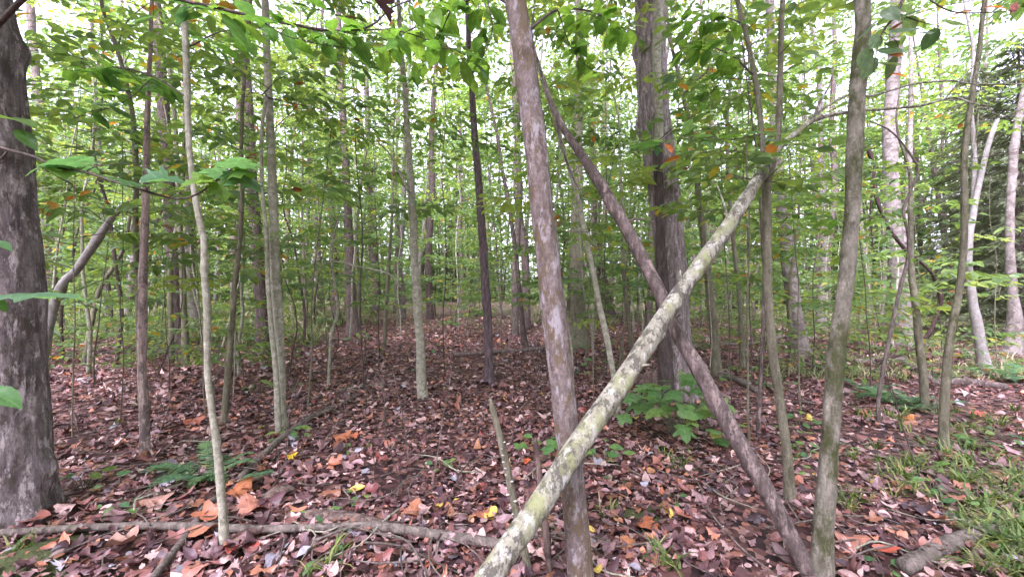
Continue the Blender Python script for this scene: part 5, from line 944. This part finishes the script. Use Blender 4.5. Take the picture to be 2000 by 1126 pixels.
# dark conifers at the right edge
def conifer_mesh(seed, h):
    g = np.random.default_rng(seed); pos, dr, nr, sz = [], [], [], []; A, Bb = [], []
    for k in range(150):
        z = h * (.06 + .94 * k / 150); az = k * 2.4 + g.normal(0, .3); L = (h * .26) * (1 - z / h) ** .8 * g.uniform(.7, 1.15) + .25; d = np.array([math.cos(az), math.sin(az), 0]); sdv = np.array([-d[1], d[0], 0]); A.append([0, 0, z]); Bb.append(d * L + [0, 0, z - .22 * L])
        m = int(L * 16) + 4
        for j in range(m):
            f = (j + 1) / m; c = d * L * f + np.array([0, 0, z - .22 * L * f * f]); s = 1 if j % 2 else -1
            for _ in range(4): pos.append(c + sdv * s * g.uniform(0, .22) * L * (1.1 - f) + [0, 0, g.normal(0, .03)]); dr.append(d * .6 + sdv * s * g.uniform(.2, 1.1) + [0, 0, g.uniform(-.6, 0)]); nr.append([g.normal(0, .4), g.normal(0, .4), 1]); sz.append(g.uniform(.14, .30))
    pos = np.array(pos); V, T, nf = emit_leaves(pos, np.array(dr), np.array(nr), np.array(sz), 'kite', .28); A = np.array(A); Bb = np.array(Bb)
    V2, Q = emit_sticks(A, Bb, np.full(len(A), .012), np.full(len(A), .003)); r = np.repeat(g.random(len(pos)), nf)
    return mesh('crown', np.vstack([V, V2]), [T, Q + len(V)], [M_conif, B['twig']], False, np.r_[np.zeros(len(T)), np.ones(len(Q))], {'rnd': np.r_[r, np.zeros(len(Q))]})
CM = [conifer_mesh(k, 9.0) for k in (1, 2)]
Vt, Ft, _, _ = tube([(0, 0, -.2), (0, 0, 4), (0, 0, 9)], [.13, .09, .02], 12, .3, .05, flare=.4); CT = mesh('trunk', Vt, Ft, B['dark'], True)
for k, (px, D, s, lab) in enumerate([(1990, 11.5, .95, 'dark feathery conifer at the right edge behind the rightmost trunk'), (1905, 14, 1.0, 'dark conifer behind the whitish forked trunk'), (2060, 19, 1.3, 'tall dark conifer half out of frame at the right edge'), (1930, 24, 1.2, 'distant dark conifer between the whitish trunk and the rightmost trunk')]):
    x = (px - 1000) / F * D; o = thing('conifer', (x, D, gz(x, D)), lab, 'tree', 'conifers at the right'); o.scale = (s,) * 3; o.rotation_euler.z = k * 1.3; obj('trunk', CT, o); c = obj('crown', CM[k % 2], o); c['kind'] = 'stuff'

# low leafy shrub layer
g = np.random.default_rng(77); placed = []
for _ in range(1500):
    D = math.sqrt(g.uniform(7 ** 2, 34 ** 2)); px = g.uniform(0, 2000)
    if (560 < px < 1280 and D < 13.5) or (740 < px < 1010 and D < 24): continue
    x = (px - 1000) / F * D; placed.append((np.array([x, D, gz(x, D) + g.uniform(.15, 1.5)]), g.uniform(0, 6.28), g.uniform(-.1, .3), g.uniform(.5, .9)))
for _ in range(420):
    left = g.random() < .55; px = g.uniform(90, 580) if left else g.uniform(1420, 2000); D = g.uniform(6.5, 13); x = (px - 1000) / F * D
    placed.append((np.array([x, D, gz(x, D) + g.uniform(.08, .75)]), g.uniform(0, 6.28), g.uniform(-.1, .35), g.uniform(.35, .6)))
tag(obj('low_shrub_layer', foliage_mesh('low_shrub_layer', placed, .14, 'kite', g, .05)), 'low leafy shrubs filling the space beneath the farther trees', kind='stuff')
# the wood beyond, seen as one mass
g = np.random.default_rng(88); parts = []; pos, dr, nr, sz = [], [], [], []
for _ in range(460):
    a_ = g.uniform(-1.15, 1.15); D = g.uniform(34, 75); x, y = D * math.sin(a_), D * math.cos(a_); z0 = gz(x, y); h = g.uniform(13, 20); r_ = g.uniform(.07, .2); l = g.normal(0, .8, 2)
    V, Fs, p, _ = tube([(x, y, z0 - .3), (x + l[0], y + l[1], z0 + h * .5), (x + l[0] * 2, y + l[1] * 2, z0 + h)], [r_, r_ * .7, .02], 5, 2.0, .05, cap=False); parts.append((V, Fs)); m = 260
    f = g.uniform(.02, 1, m) ** 1.5; c = np.stack([x + l[0] * 2 * f, y + l[1] * 2 * f, z0 + h * f], 1); c[:, :2] += g.normal(0, 1.5, (m, 2)); pos.append(c); an = g.uniform(0, 6.283, m); dr.append(np.stack([np.cos(an), np.sin(an), g.uniform(-.4, .2, m)], 1)); nr.append(np.stack([g.normal(0, .5, m), g.normal(0, .5, m), np.ones(m)], 1)); sz.append(g.uniform(.35, .75, m))
V1, Fs1 = merge(parts); pos = np.vstack(pos); V2, T, nf = emit_leaves(pos, np.vstack(dr), np.vstack(nr), np.concatenate(sz), 'kite', 1.2); r = np.repeat(np.clip(g.normal(.42, .22, len(pos)), 0, .95), nf)
tag(obj('distant_wood', mesh('distant_wood', np.vstack([V1, V2]), [Fs1[0], T + len(V1)], [B['dark'], M_leaf], False, np.r_[np.zeros(len(Fs1[0])), np.ones(len(T))], {'rnd': np.r_[np.zeros(len(Fs1[0])), r]})), 'far wood of dark trunks and yellow-green foliage closing off the view', kind='stuff')

# unseen wood around and behind the viewpoint, added to shade the foreground
g = np.random.default_rng(99); parts = []; pos, dr, nr, sz = [], [], [], []
for _ in range(120):
    a_ = math.pi + g.uniform(-1.9, 1.9); D = math.sqrt(g.uniform(3.5 ** 2, 32 ** 2)); x, y = D * math.sin(a_), D * math.cos(a_); z0 = gz(x, y); h = g.uniform(9, 17); r_ = g.uniform(.05, .16)
    if y > -1.5 and abs(x) < 1.35 * max(y, 0) + 5: continue
    V, Fs, p, _ = tube([(x, y, z0 - .3), (x, y, z0 + h * .5), (x, y, z0 + h)], [r_, r_ * .7, .02], 7, 1.5, .05, cap=False); parts.append((V, Fs)); m = 620
    f = g.uniform(.18, 1, m); c = np.stack([np.full(m, x), np.full(m, y), z0 + h * f], 1); c[:, :2] += g.normal(0, 1.5, (m, 2)); pos.append(c); an = g.uniform(0, 6.283, m); dr.append(np.stack([np.cos(an), np.sin(an), g.uniform(-.4, .2, m)], 1)); nr.append(np.stack([g.normal(0, .4, m), g.normal(0, .4, m), np.ones(m)], 1)); sz.append(g.uniform(.25, .5, m))
V1, Fs1 = merge(parts); pos = np.vstack(pos); V2, T, nf = emit_leaves(pos, np.vstack(dr), np.vstack(nr), np.concatenate(sz), 'kite', 1.1); r = np.repeat(np.clip(g.normal(.5, .2, len(pos)), 0, .9), nf)
tag(obj('shading_wood', mesh('shading_wood', np.vstack([V1, V2]), [Fs1[0], T + len(V1)], [B['grey'], M_leaf], False, np.r_[np.zeros(len(Fs1[0])), np.ones(len(T))], {'rnd': np.r_[np.zeros(len(Fs1[0])), r]})), 'unseen wood continuing around the viewpoint, added to shade the foreground', kind='stuff')
